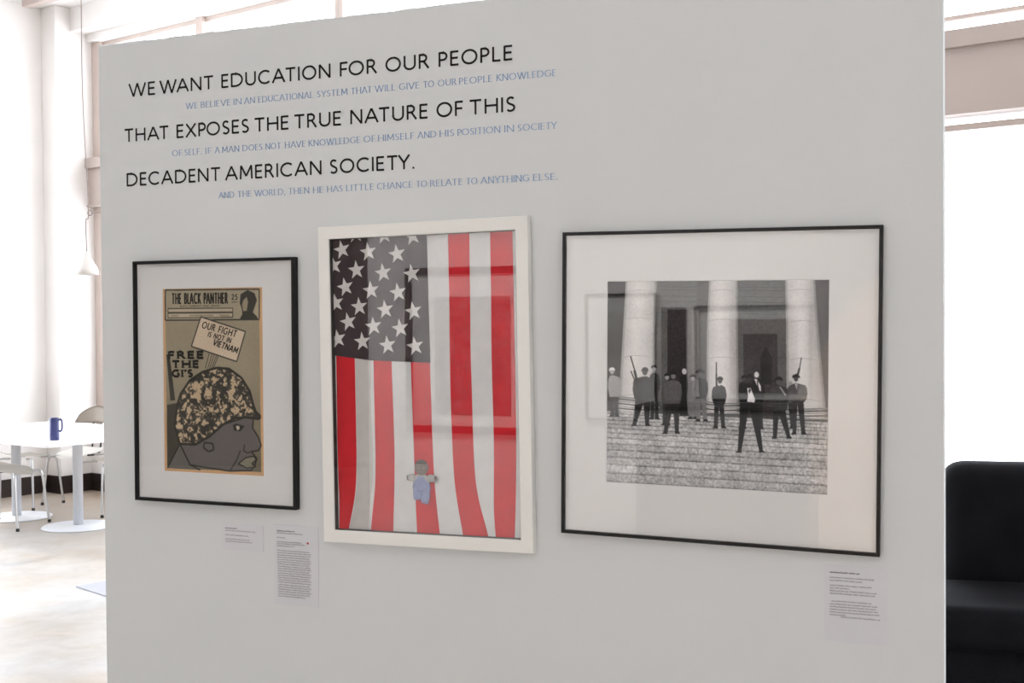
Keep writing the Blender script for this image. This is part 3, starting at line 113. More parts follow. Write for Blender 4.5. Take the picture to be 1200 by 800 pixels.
K = .83     # how much of white the light on the partition gives back in the photograph
def seen(r, g, b): return srgb(r, g, b, K)

def new_obj(name, mesh, m=None, parent=None):
    o = bpy.data.objects.new(name, mesh); COL.objects.link(o)
    if m is not None: mesh.materials.append(m)
    if parent is not None: o.parent = parent
    return o
def from_bm(name, bm, m, parent=None, smooth=False):
    me = bpy.data.meshes.new(name); bmesh.ops.recalc_face_normals(bm, faces=bm.faces); bm.to_mesh(me); bm.free()
    if smooth:
        for p in me.polygons: p.use_smooth = True
    return new_obj(name, me, m, parent)
def from_py(name, v, f, m, parent=None, smooth=False):
    me = bpy.data.meshes.new(name); me.from_pydata([tuple(x) for x in v], [], f); me.update()
    if smooth:
        for p in me.polygons: p.use_smooth = True
    return new_obj(name, me, m, parent)
def tag(o, label, cat, group=None):
    o['label'] = label; o['category'] = cat
    if group: o['group'] = group
    return o
def empty(name, loc, label=None, cat=None, group=None, rot=(0, 0, 0), parent=None):
    o = bpy.data.objects.new(name, None); COL.objects.link(o); o.location = loc; o.rotation_euler = rot; o.empty_display_size = .1
    if label: tag(o, label, cat, group)
    if parent is not None: o.parent = parent
    return o
def struct(o): o['kind'] = 'structure'; return o
def bm_box(bm, lo, hi, bevel=0.0, seg=2):
    t = bmesh.new(); vs = bmesh.ops.create_cube(t, size=1.0)['verts']
    for v in vs: v.co = Vector([lo[i] + (v.co[i]+.5)*(hi[i]-lo[i]) for i in range(3)])
    if bevel > 0: bmesh.ops.bevel(t, geom=list(t.edges), offset=bevel, segments=seg, profile=.6, affect='EDGES')
    me = bpy.data.meshes.new('tmp'); t.to_mesh(me); t.free(); bm.from_mesh(me); bpy.data.meshes.remove(me)
def box(name, lo, hi, m, parent=None, bevel=0.0, seg=2, smooth=False):
    bm = bmesh.new(); bm_box(bm, lo, hi, bevel, seg); return from_bm(name, bm, m, parent, smooth)
def room_box(name, s0, s1, q0, q1, z0, z1, m, bevel=0.0, parent=None):
    """box laid out in the room's frame"""
    o = box(name, (s0, -q1, z0), (s1, -q0, z1), m, parent, bevel)
    if parent is None: o.location = RO; o.rotation_euler = (0, 0, ROOM_ROT)
    return o
def lathe(name, prof, m, parent=None, n=40, loc=(0, 0, 0)):
    v = []; f = []
    for r, z in prof:
        for i in range(n):
            a = 2*math.pi*i/n; v.append((loc[0]+r*math.cos(a), loc[1]+r*math.sin(a), loc[2]+z))
    for j in range(len(prof)-1):
        for i in range(n):
            k = (i+1) % n; f.append((j*n+i, j*n+k, (j+1)*n+k, (j+1)*n+i))
    f.append(tuple(range(n))[::-1]); f.append(tuple((len(prof)-1)*n+i for i in range(n)))
    o = from_py(name, v, f, m, parent, True)
    return o
def tube(name, pts, r, m, parent=None, n=10, smooth_pts=True, radii=None):
    P = [Vector(p) for p in pts]
    if smooth_pts and len(P) > 2:
        Q = []
        for i in range(len(P)-1):
            p0 = P[max(i-1, 0)]; p1 = P[i]; p2 = P[i+1]; p3 = P[min(i+2, len(P)-1)]
            for k in range(6):
                t = k/6.0
                Q.append(.5*((2*p1)+(p2-p0)*t+(2*p0-5*p1+4*p2-p3)*t*t+(3*p1-p0-3*p2+p3)*t**3))
        Q.append(P[-1]); P = Q
    v = []; f = []; ref = Vector((.13, .31, .94)).normalized()
    for i, p in enumerate(P):
        d = (P[min(i+1, len(P)-1)]-P[max(i-1, 0)]).normalized()
        if abs(d.dot(ref)) > .97: ref = Vector((.9, .2, .1)).normalized()
        a = d.cross(ref).normalized(); b = d.cross(a); rr = r if radii is None else radii[0]+(radii[1]-radii[0])*i/(len(P)-1)
        ref = -b if False else ref
        for k in range(n):
            t = 2*math.pi*k/n; v.append(p+a*rr*math.cos(t)+b*rr*math.sin(t))
    for j in range(len(P)-1):
        for k in range(n):
            l = (k+1) % n; f.append((j*n+k, j*n+l, (j+1)*n+l, (j+1)*n+k))
    f.append(tuple(range(n))[::-1]); f.append(tuple((len(P)-1)*n+i for i in range(n)))
    return from_py(name, v, f, m, parent, True)
def plate(name, pts, y0, y1, m, parent=None):
    """flat outline in the x-z plane, given thickness between y0 and y1"""
    n = len(pts); v = [(p[0], y0, p[1]) for p in pts]+[(p[0], y1, p[1]) for p in pts]
    f = [tuple(range(n)), tuple(range(2*n-1, n-1, -1))]+[(i, i+n, (i+1) % n+n, (i+1) % n) for i in range(n)]
    bm = bmesh.new(); vs = [bm.verts.new(x) for x in v]
    for q in f: bm.faces.new([vs[i] for i in q])
    return from_bm(name, bm, m, parent)

# ---------------------------------------------------------------- lettering (own stroke alphabet)
def arc(cx, cz, rx, rz, a0, a1, n=12):
    return [(cx+rx*math.cos(math.radians(a0+(a1-a0)*i/n)), cz+rz*math.sin(math.radians(a0+(a1-a0)*i/n))) for i in range(n+1)]
LO, HI = .055, .945
GL = {
 'A': (.86, [[(0, 0), (.43, 1)], [(.43, 1), (.86, 0)], [(.16, .34), (.70, .34)]]),
 'B': (.58, [[(.05, 0), (.05, 1)], [(.05, HI), (.28, HI)]+arc(.28, .745, .22, .2, 90, -90)+[(.05, .545)], [(.05, .545), (.30, .545)]+arc(.30, .30, .25, .245, 90, -90)+[(.05, LO)]]),
 'C': (.84, [arc(.49, .5, .46, .45, 48, 312, 20)]),
 'D': (.88, [[(.05, 0), (.05, 1)], [(.05, HI), (.33, HI)]+arc(.33, .5, .5, .445, 90, -90, 16)+[(.05, LO)]]),
 'E': (.52, [[(.05, 0), (.05, 1)], [(.05, HI), (.52, HI)], [(.05, .52), (.48, .52)], [(.05, LO), (.52, LO)]]),
 'F': (.50, [[(.05, 0), (.05, 1)], [(.05, HI), (.50, HI)], [(.05, .50), (.46, .50)]]),
 'G': (.88, [arc(.49, .5, .46, .45, 50, 305, 20)+[(.80, .14), (.80, .46)], [(.58, .46), (.84, .46)]]),
 'H': (.78, [[(.05, 0), (.05, 1)], [(.73, 0), (.73, 1)], [(.05, .52), (.73, .52)]]),
 'I': (.10, [[(.05, 0), (.05, 1)]]),
 'K': (.66, [[(.05, 0), (.05, 1)], [(.60, 1), (.08, .50)], [(.18, .58), (.66, 0)]]),
 'L': (.50, [[(.05, 0), (.05, 1)], [(.05, LO), (.50, LO)]]),
 'M': (.94, [[(.05, 0), (.09, 1)], [(.09, 1), (.47, .22)], [(.47, .22), (.85, 1)], [(.85, 1), (.89, 0)]]),
 'N': (.80, [[(.05, 0), (.05, 1)], [(.05, .98), (.75, .02)], [(.75, 0), (.75, 1)]]),
 'O': (.98, [arc(.49, .5, .445, .45, 90, 450, 28)]),
 'P': (.54, [[(.05, 0), (.05, 1)], [(.05, HI), (.26, HI)]+arc(.26, .70, .24, .245, 90, -90)+[(.05, .455)]]),
 'R': (.64, [[(.05, 0), (.05, 1)], [(.05, HI), (.26, HI)]+arc(.26, .72, .22, .225, 90, -90)+[(.05, .495)], [(.30, .50), (.62, 0)]]),
 'S': (.50, [arc(.26, .735, .20, .21, 35, 240, 14)+arc(.24, .265, .22, .21, 62, -145, 16)]),
 'T': (.70, [[(.35, 0), (.35, 1)], [(0, HI), (.70, HI)]]),
 'U': (.76, [[(.05, 1), (.05, .36)]+arc(.38, .36, .33, .31, 180, 360, 16)+[(.71, 1)]]),
 'V': (.80, [[(0, 1), (.40, 0)], [(.40, 0), (.80, 1)]]),
 'W': (1.24, [[(0, 1), (.33, 0)], [(.33, 0), (.62, 1)], [(.62, 1), (.91, 0)], [(.91, 0), (1.24, 1)]]),
 'X': (.74, [[(0, 0), (.72, 1)], [(.02, 1), (.74, 0)]]),
 'Y': (.72, [[(0, 1), (.36, .46)], [(.72, 1), (.36, .46)], [(.36, .48), (.36, 0)]]),
 '.': (.13, [[(.065, 0), (.065, .13)]]), ',': (.13, [[(.08, .12), (.03, -.14)]]), "'": (.10, [[(.05, 1), (.05, .74)]]),
 '2': (.50, [arc(.24, .72, .2, .225, 160, -30, 12)+[(.03, LO)], [(.03, LO), (.48, LO)]]),
 '5': (.50, [[(.46, HI), (.10, HI), (.07, .55)]+arc(.22, .33, .24, .28, 110, -140, 14)]),
 ' ': (.35, []),
}
class Ink:
    def __init__(s): s.v = []; s.f = []
    def ribbon(s, pts, w, put):
        P = [Vector((p[0], p[1])) for p in pts]; n = len(P); base = len(s.v)
        for i, p in enumerate(P):
            if i == 0: d = (P[1]-P[0]).normalized(); k = 1
            elif i == n-1: d = (P[-1]-P[-2]).normalized(); k = 1
            else:
                a = (P[i]-P[i-1]).normalized(); b = (P[i+1]-P[i]).normalized(); d = (a+b)
                d = d.normalized() if d.length > 1e-6 else a; k = min(1.8, 1/max(.3, d.dot(a)))
            ww = w(d) if callable(w) else w
            nn = Vector((-d.y, d.x))*ww*.5*k
            s.v.append(put(*(p+nn))); s.v.append(put(*(p-nn)))
        for i in range(n-1): s.f.append((base+2*i, base+2*i+1, base+2*i+3, base+2*i+2))
    def word(s, text, x0, x1, z, cap, wt, put=None, serif=False, gap=.16, kern=None):
        """text between x0 and x1 (m) on baseline z with caps of height cap; wt is stroke width / cap"""
        if put is None: put = lambda x, y: (x, 0, y)
        adv = 0; starts = []
        for i, c in enumerate(text):
            starts.append(adv); adv += GL[c][0]+gap
            if i+1 < len(text) and (c in 'ATVWYLPF' and text[i+1] in 'ATVWYO'): adv -= .12
        adv -= gap; sx = (x1-x0)/adv
        if serif: W = lambda d: wt*cap*(.42+.70*abs(d.y))
        else: W = wt*cap
        for c, st in zip(text, starts):
            for pl in GL[c][1]:
                pts = [(x0+(st+p[0])*sx, z+p[1]*cap) for p in pl]
                # split at sharp corners
                run = [pts[0]]
                for i in range(1, len(pts)):
                    run.append(pts[i])
                    if i < len(pts)-1:
                        a = Vector(pts[i])-Vector(pts[i-1]); b = Vector(pts[i+1])-Vector(pts[i])
                        if a.length > 0 and b.length > 0 and a.angle(b) > .9: s.ribbon(run, W, put); run = [pts[i]]
                if len(run) > 1: s.ribbon(run, W, put)
                if serif:
                    for e, o in ((pl[0], pl[1]), (pl[-1], pl[-2])):
                        if (abs(e[1]) < .02 or abs(e[1]-1) < .02) and abs(e[1]-o[1]) > abs(e[0]-o[0])*.8:
                            X = x0+(st+e[0])*sx; Z = z+e[1]*cap+(.03 if e[1] < .5 else -.03)*cap; h = serif*cap
                            s.ribbon([(X-h, Z), (X+h, Z)], .055*cap, put)
    def obj(s, name, m, parent=None):
        return from_py(name, s.v, s.f, m, parent)

# ---------------------------------------------------------------- raster for printed sheets
def coverage(W, H, pts):
    """mask of a polygon given in 0..1 sheet coordinates (origin top left)"""
    P = np.array(pts, float)*[W, H]; x0 = max(int(P[:, 0].min())-1, 0); x1 = min(int(P[:, 0].max())+2, W)
    y0 = max(int(P[:, 1].min())-1, 0); y1 = min(int(P[:, 1].max())+2, H)
    if x1 <= x0 or y1 <= y0: return None
    yy, xx = np.mgrid[y0:y1, x0:x1]; acc = np.zeros(xx.shape)
    for ox, oy in ((.25, .25), (.75, .25), (.25, .75), (.75, .75)):
        X = xx+ox; Y = yy+oy; ins = np.zeros(xx.shape, bool)
        for i in range(len(P)):
            ax, ay = P[i]; bx, by = P[i-1]
            if ay == by: continue
            c = ((ay > Y) != (by > Y)) & (X < (bx-ax)*(Y-ay)/(by-ay)+ax); ins ^= c
        acc += ins*.25
    return (slice(y0, y1), slice(x0, x1)), acc
def fill(img, pts, col, alpha=1.0):
    r = coverage(img.shape[1], img.shape[0], pts)
    if r is None: return
    sl, a = r; a = (a*alpha)[..., None]; img[sl] = img[sl]*(1-a)+np.array(col, float)*a
def line(img, p0, p1, w, col):
    H, W = img.shape[:2]; a = np.array(p0)*[W, H]; b = np.array(p1)*[W, H]; d = b-a; n = np.array([-d[1], d[0]])/max(1e-6, np.hypot(*d))*w/2
    fill(img, [(q[0]/W, q[1]/H) for q in (a+n, b+n, b-n, a-n)], col)
def stroke(img, pts, w, col):
    for i in range(len(pts)-1): line(img, pts[i], pts[i+1], w, col)
def vnoise(W, H, cell, rng):
    gw = int(W/cell)+3; gh = int(H/cell)+3; g = rng.random((gh, gw)); y = np.arange(H)/cell; x = np.arange(W)/cell
    yi = y.astype(int); xi = x.astype(int); fy = (y-yi)[:, None]; fx = (x-xi)[None, :]
    fy = fy*fy*(3-2*fy); fx = fx*fx*(3-2*fx)
    a = g[np.ix_(yi, xi)]; b = g[np.ix_(yi, xi+1)]; c = g[np.ix_(yi+1, xi)]; d = g[np.ix_(yi+1, xi+1)]
    return (a*(1-fx)+b*fx)*(1-fy)+(c*(1-fx)+d*fx)*fy
def blur(img):
    p = np.pad(img, ((1, 1), (1, 1), (0, 0)), 'edge')
    return (p[:-2, 1:-1]+p[2:, 1:-1]+p[1:-1, :-2]+p[1:-1, 2:]+4*p[1:-1, 1:-1])/8
def sheet(name, corners, y, img, m, parent, haze=0.0):
    """a printed sheet: fine grid of vertices carrying the ink colour"""
    H, W = img.shape[:2]; l, r, b, t = corners
    X, Z = np.meshgrid(np.linspace(l, r, W), np.linspace(t, b, H))
    co = np.stack([X, np.full_like(X, y), Z], -1).reshape(-1, 3)
    i = np.arange((H-1)*(W-1)); a = (i//(W-1))*W+i % (W-1); f = np.stack([a, a+W, a+W+1, a+1], -1)
    me = bpy.data.meshes.new(name); me.vertices.add(W*H); me.vertices.foreach_set('co', co.ravel())
    me.loops.add(f.size); me.loops.foreach_set('vertex_index', f.ravel().astype(np.int32))
    me.polygons.add(len(f)); me.polygons.foreach_set('loop_start', (np.arange(len(f))*4).astype(np.int32))
    me.update(calc_edges=True); me.validate()
    L = np.clip(img, 0, 255)/255; L = np.where(L <= .04045, L/12.92, ((L+.055)/1.055)**2.4)
    L = np.maximum(L-haze, .004)/K
    ca = me.attributes.new('ink', 'FLOAT_COLOR', 'POINT')
    ca.data.foreach_set('color', np.concatenate([np.clip(L, 0, .92), np.ones((H, W, 1))], -1).reshape(-1).astype(np.float32))
    return new_obj(name, me, m, parent)

# ---------------------------------------------------------------- materials
M_part = mat('partition_paint', seen(188, 191, 192), .85, spec=.25, noise=(1.3, .012), bump=(90, .12))
M_wall = mat('wall_paint', (.81, .785, .765, 1), .8, noise=(1.5, .03), bump=(60, .1))
M_warm = mat('beam_paint', (.47, .395, .36, 1), .6, noise=(2, .04))
M_frame = mat('window_frame_paint', (.56, .475, .43, 1), .5)
M_ceil = mat('ceiling_paint', (.80, .785, .77, 1), .9)
M_base = mat('baseboard_paint', (.025, .016, .014, 1), .4)
M_dark = mat('dark_wood_panelling', (.03, .024, .022, 1), .5, noise=(3, .2))
M_black = mat('black_lacquer', (.006, .0055, .0055, 1), .4, spec=.22, noise=(5, .1))
M_white = mat('white_lacquer', seen(206, 206, 202), .45, noise=(5, .02))
M_matb = mat('mat_board', seen(207, 207, 206), .9, spec=.1, noise=(300, .01))
M_paper = mat('label_paper', seen(187, 188, 192), .8, spec=.2)
M_ink = mat('black_vinyl', (.012, .010, .010, 1), .6, spec=.2)
M_blue = mat('blue_vinyl', srgb(120, 145, 176, K), .6, spec=.2)
M_grey = mat('grey_print_ink', seen(128, 128, 132), .8, spec=.1)
M_greyb = mat('dark_print_ink', seen(70, 70, 74), .8, spec=.1)
M_red = mat('red_sticker', (.6, .02, .02, 1), .5)
M_print = print_mat('printed_paper')
M_glass = glass_mat('picture_glass', 1.6)
M_wglass = glass_mat('window_glass', 1.2)
M_chrome = mat('brushed_steel', (.62, .62, .63, 1), .3, metal=1.0)
M_alu = mat('satin_aluminium', (.74, .76, .80, 1), .4, metal=.15)
M_rub = mat('black_rubber', (.02, .02, .02, 1), .7)
M_top = mat('white_laminate', (.86, .86, .86, 1), .3)

# floor: worn pale concrete
def floor_mat():
    m = bpy.data.materials.new('worn_concrete'); m.use_nodes = True; nt = m.node_tree; b = nt.nodes['Principled BSDF']; L = nt.links
    tc = nt.nodes.new('ShaderNodeTexCoord')
    n1 = nt.nodes.new('ShaderNodeTexNoise'); n1.inputs['Scale'].default_value = .7; n1.inputs['Detail'].default_value = 8; n1.inputs['Roughness'].default_value = .65
    n2 = nt.nodes.new('ShaderNodeTexNoise'); n2.inputs['Scale'].default_value = 5; n2.inputs['Detail'].default_value = 8; n2.inputs['Distortion'].default_value = 1.2
    L.new(tc.outputs['Object'], n1.inputs['Vector']); L.new(tc.outputs['Object'], n2.inputs['Vector'])
    r1 = nt.nodes.new('ShaderNodeValToRGB'); r1.color_ramp.elements[0].position = .38; r1.color_ramp.elements[0].color = (.37, .31, .25, 1)
    r1.color_ramp.elements[1].position = .60; r1.color_ramp.elements[1].color = (.43, .425, .42, 1)
    r2 = nt.nodes.new('ShaderNodeValToRGB'); r2.color_ramp.elements[0].position = .35; r2.color_ramp.elements[0].color = (.90, .90, .90, 1)
    r2.color_ramp.elements[1].position = .62; r2.color_ramp.elements[1].color = (1.03, 1.03, 1.03, 1)
    L.new(n1.outputs['Fac'], r1.inputs[0]); L.new(n2.outputs['Fac'], r2.inputs[0])
    mx = nt.nodes.new('ShaderNodeMix'); mx.data_type = 'RGBA'; mx.blend_type = 'MULTIPLY'; mx.inputs[0].default_value = 1
    L.new(r1.outputs[0], mx.inputs[6]); L.new(r2.outputs[0], mx.inputs[7]); L.new(mx.outputs[2], b.inputs['Base Color'])
    sp = nt.nodes.new('ShaderNodeSeparateXYZ'); L.new(tc.outputs['Object'], sp.inputs[0])      # tan wear in the last metre before the windows
    mr = nt.nodes.new('ShaderNodeMapRange'); mr.inputs[1].default_value = -2.3; mr.inputs[2].default_value = -.2; L.new(sp.outputs['Y'], mr.inputs[0])
    ad = nt.nodes.new('ShaderNodeMath'); ad.operation = 'MULTIPLY'; L.new(mr.outputs[0], ad.inputs[0]); L.new(n2.outputs['Fac'], ad.inputs[1])
    tn = nt.nodes.new('ShaderNodeMix'); tn.data_type = 'RGBA'; tn.inputs[7].default_value = (.36, .27, .19, 1)
    am = nt.nodes.new('ShaderNodeMath'); am.operation = 'MULTIPLY'; am.inputs[1].default_value = 1.6; am.use_clamp = True; L.new(ad.outputs[0], am.inputs[0])
    L.new(am.outputs[0], tn.inputs[0]); L.new(mx.outputs[2], tn.inputs[6]); L.new(tn.outputs[2], b.inputs['Base Color'])
    b.inputs['Roughness'].default_value = .38; b.inputs['Specular IOR Level'].default_value = .5
    bp = nt.nodes.new('ShaderNodeBump'); bp.inputs['Strength'].default_value = .15; bp.inputs['Distance'].default_value = .01
    L.new(n2.outputs['Fac'], bp.inputs['Height']); L.new(bp.outputs[0], b.inputs['Normal']); return m
M_floor = floor_mat()

# ---------------------------------------------------------------- the room
S0, S1, Q1, ZC = -.23, 12.2, 15.0, 4.6
struct(room_box('floor', S0-.3, S1+.3, -.3, Q1+.3, -.1, 0, M_floor))
struct(room_box('ceiling', S0-.3, S1+.3, -.3, Q1+.3, ZC, ZC+.15, M_ceil))
struct(room_box('ceiling', -.1, 3.2, .52, .60, ZC-.06, ZC, M_warm)).name = 'trim_1'
struct(room_box('wall_right', S1, S1+.3, -.3, Q1+.3, 0, ZC, M_wall))
struct(room_box('wall_far', S0-.3, S1+.3, Q1, Q1+.3, 0, ZC, M_dark))
# window wall
struct(room_box('wall_window', 0, S1, -.3, 0, 0, .55, M_wall))
struct(room_box('beam', 0, S1, -.3, 0, BEAM0, BEAM1, M_warm)).name = 'trim_2'
struct(room_box('beam_ledge', 0, S1, 0, .035, BEAM1-.10, BEAM1, M_warm, .006)).name = 'trim_3'
struct(room_box('beam_lip', 0, S1, 0, .015, BEAM0, BEAM0+.02, M_warm)).name = 'trim_4'
struct(room_box('header', 0, S1, -.3, .0, 4.31, ZC, M_wall)).name = 'wall_header'
struct(room_box('bulkhead', 0, S1, .0, .17, 4.38, ZC, M_wall, .004)).name = 'wall_bulkhead'
struct(room_box('pilaster', S0, 0, -.3, .33, 0, ZC, M_wall, .01)).name = 'wall_corner'
struct(room_box('baseboard_back', 0, S1, 0, .02, 0, .165, M_base))
struct(room_box('baseboard_corner', S0, .02, .33, .35, 0, .165, M_base))
struct(room_box('baseboard_corner', 0, .02, 0, .33, 0, .165, M_base)).name = 'baseboard_side'
posts = [0.04, 1.60, 3.33, 5.06, 6.79, 8.72, 10.4, 12.16]
wn = 1
for i in range(len(posts)-1):
    a, b = posts[i]+(.045 if i else .09), posts[i+1]-.045
    for z0, z1, up in ((.55, BEAM0, False), (BEAM1, 4.31, True)):
        w = struct(empty('window_%d' % wn, RO, rot=(0, 0, ROOM_ROT))); wn += 1
        fr = M_frame
        room_box('stile', a-.045 if i else 0, a, -.20, -.06, z0, z1, fr, .004, w); room_box('stile', b, b+.045, -.20, -.06, z0, z1, fr, .004, w)
        if up:
            room_box('rail', a, b, -.16, -.10, z0+.085, z0+.108, fr, .003, w); room_box('rail', a, b, -.16, -.10, z1-.04, z1, fr, .003, w)
            room_box('latch', b-.03, b-.01, -.06, -.03, z0+.62, z0+.72, fr, .003, w)
        else:
            room_box('rail', a, b, -.16, -.10, z1-.075, z1-.038, fr, .003, w); room_box('rail', a, b, -.18, -.06, z0, z0+.05, fr, .003, w)
        room_box('pane', a-.01, b+.01, -.135, -.129, z0, z1, M_wglass, 0, w)
# left wall with its own tall window
LW = .82
struct(room_box('wall_left', S0-.3, S0, .0, LW, 0, ZC, M_wall))
struct(room_box('wall_left_sill', S0-.3, S0, LW, Q1, 0, .50, M_wall)).name = 'wall_left_lower'
struct(room_box('wall_left_head', S0-.3, S0, LW, Q1, 4.2, ZC, M_wall)).name = 'wall_left_upper'
struct(room_box('wall_left_rear', S0-.3, S0, 9.2, Q1, .5, 4.2, M_dark)).name = 'wall_left_rear'
struct(room_box('window_sill', S0-.05, S0+.06, LW, 9.2, .50, .53, M_frame, .006)).name = 'trim_5'
struct(room_box('baseboard_left', S0, S0+.02, .33, Q1, 0, .165, M_base))
for k in range(4):
    q0 = LW+k*2.09; q1 = q0+2.09
    w = struct(empty('window_%d' % wn, RO, rot=(0, 0, ROOM_ROT))); wn += 1
    room_box('stile', S0-.2, S0-.08, q0, q0+.05, .5, 4.2, M_frame, .004, w); room_box('stile', S0-.2, S0-.08, q1-.05, q1, .5, 4.2, M_frame, .004, w)
    room_box('rail', S0-.2, S0-.08, q0+.05, q1-.05, 4.15, 4.2, M_frame, .004, w); room_box('rail', S0-.2, S0-.08, q0+.05, q1-.05, .5, .55, M_frame, .004, w)
    room_box('rail', S0-.18, S0-.10, q0+.05, q1-.05, 2.8, 2.85, M_frame, .004, w)
    room_box('pane', S0-.15, S0-.144, q0+.03, q1-.03, .5, 4.2, M_wglass, 0, w)

# the free-standing partition the exhibition hangs on: slightly uneven top edge
def partition():
    xl, xr, zt = PART; n = 60; bm = bmesh.new(); rng = random.Random(3)
    rows = []
    for i in range(n+1):
        x = xl+(xr-xl)*i/n; dz = rng.uniform(-.0013, .0013)
        rows.append([bm.verts.new((x, 0, 0)), bm.verts.new((x, 0, zt+dz-.004)), bm.verts.new((x, .004, zt+dz)), bm.verts.new((x, .076, zt+dz)), bm.verts.new((x, .08, zt-.004)), bm.verts.new((x, .08, 0))])
    for i in range(n):
        for k in range(5): bm.faces.new((rows[i][k], rows[i+1][k], rows[i+1][k+1], rows[i][k+1]))
    bm.faces.new(rows[0]); bm.faces.new(rows[n][::-1])
    return struct(from_bm('wall_front', bm, M_part))
partition()

# wall opposite, behind the camera; its pictures are what the picture glass mirrors
struct(box('wall_back', (-4.31, -5.55, 0), (3.2, -5.4, 2.9), M_wall))
def hung_print(x0, x1, z0, z1, label, fw, matw, pc, inner):
    r = empty('framed_print', ((x0+x1)/2, -5.4, (z0+z1)/2), label, 'picture', 'framed prints on the wall opposite')
    w = (x1-x0)/2; h = (z1-z0)/2
    for a in ((-w, w, h-fw, h), (-w, w, -h, -h+fw), (-w, -w+fw, -h+fw, h-fw), (w-fw, w, -h+fw, h-fw)):
        box('frame_side', (a[0], 0, a[2]), (a[1], .03, a[3]), M_black, r, .002)
    box('mat_board', (-w+fw, .002, -h+fw), (w-fw, .01, h-fw), mat('opposite_mat', (.75, .74, .72, 1), .9) if matw else pc, r)
    if matw: box('print', (inner[0]-(x0+x1)/2, .010, inner[2]-(z0+z1)/2), (inner[1]-(x0+x1)/2, .013, inner[3]-(z0+z1)/2), pc, r)
pc1 = mat('dark_brown_print', (.14, .12, .12, 1), .8, noise=(14, .6)); pc2 = mat('pale_grey_print', (.6, .58, .55, 1), .8, noise=(9, .2))
hung_print(-3.99, -2.9, .80, 1.985, 'black framed print with a dark picture on a pale mat on the opposite wall', .05, True, pc1, (-3.76, -3.17, .93, 1.775))
hung_print(-2.62, -2.12, .92, 1.78, 'narrow pale print in a thin black frame beside the doorway', .012, True, pc2, (-2.52, -2.22, 1.05, 1.65))
hung_print(-1.86, -1.10, 1.06, 1.69, 'wide dark brown print in a black frame right of the doorway', .018, True, pc1, (-1.63, -1.19, 1.12, 1.60))
M_cab = mat('grey_cabinet_paint', (.26, .25, .25, 1), .5)
cab = empty('low_cabinet', (-1.72, -5.36, 0), 'long grey low cabinet against the opposite wall', 'cabinet')
box('carcass', (-.42, 0, .06), (.66, .42, 1.03), M_cab, cab, .004); box('cabinet_top', (-.44, 0, 1.03), (.68, .44, 1.055), M_black, cab, .003); box('plinth', (-.40, .02, 0), (.64, .38, .06), M_black, cab)
for k_ in range(3): dr = box('cabinet_door', (-.41+k_*.355, .42, .08), (-.41+k_*.355+.347, .438, 1.01), M_cab, cab, .003); box('handle', (-.37+k_*.355, .438, .5), (-.355+k_*.355, .455, .62), M_chrome, dr, .002)
struct(box('door_1', (-2.08, -5.4, 0), (-1.92, -5.36, 1.68), M_dark, None, .004))

# ---------------------------------------------------------------- wall lettering
def lettering(lines, cap, wt, m, label, serif, y, gap):
    r = empty('wall_lettering', (0, y, 0), label, 'lettering')
    for ln in lines:
        for w, a, b in ln['words']:
            k = Ink(); k.word(w, a, b, ln['z'], cap, wt, serif=serif, gap=gap); k.obj('word', m, r)
lettering(BLACK, CAPS[0], .150, M_ink, 'large black sans capitals reading WE WANT EDUCATION on the grey wall', False, -.0008, .20)
lettering(BLUE, CAPS[1], .145, M_blue, 'small pale blue serif capitals between the black lines of wall text', .10, -.0006, .20)

# ---------------------------------------------------------------- wall labels
def wall_label(D, label, seed):
    x0, x1, z0, z1 = D['box']; rng = random.Random(seed)
    r = empty('wall_label', (x0, 0, z0), label, 'label')
    box('card', (0, -.0012, 0), (x1-x0, -.0001, z1-z0), M_paper, r)
    kd, kl = Ink(), Ink()
    for a, b, z, bold in D['rows']:
        k = kd if bold else kl; x = a; h = .0036
        while x < b:                      # print too small to read: words of tiny upright marks
            e = min(b, x+rng.uniform(.006, .016)); xx = x
            while xx < e:
                s = rng.random(); k.ribbon([(xx-x0, z-z0-h*.35), (xx-x0, z-z0+h*(.35 if s < .6 else .6))], .0008, lambda X, Z: (X, -.0014, Z))
                k.ribbon([(xx-x0, z-z0+h*rng.choice((-.3, 0, .3))), (xx-x0+.0013, z-z0+h*rng.choice((-.3, 0, .3)))], .0009, lambda X, Z: (X, -.0014, Z)); xx += .0019
            x = e+.0016
    for k, m in ((kd, M_greyb), (kl, M_grey)):
        o = k.obj('printed_text', m, r); o['kind'] = 'stuff'
    return r
wall_label(LABELS[0], 'small caption card with a few lines below the newspaper picture', 1)
l2 = wall_label(LABELS[1], 'tall caption card of dense text with red dot below the flag picture', 2)
x, z = DOT; lb = LABELS[1]['box']
lathe('red_dot', [(.0025, 0), (.0025, .0006)], M_red, l2, 16); d = l2.children[-1]; d.rotation_euler = (math.pi/2, 0, 0); d.location = (x-lb[0], -.0014, z-lb[2])
wall_label(LABELS[2], 'caption card of small text below the black and white photograph', 3)

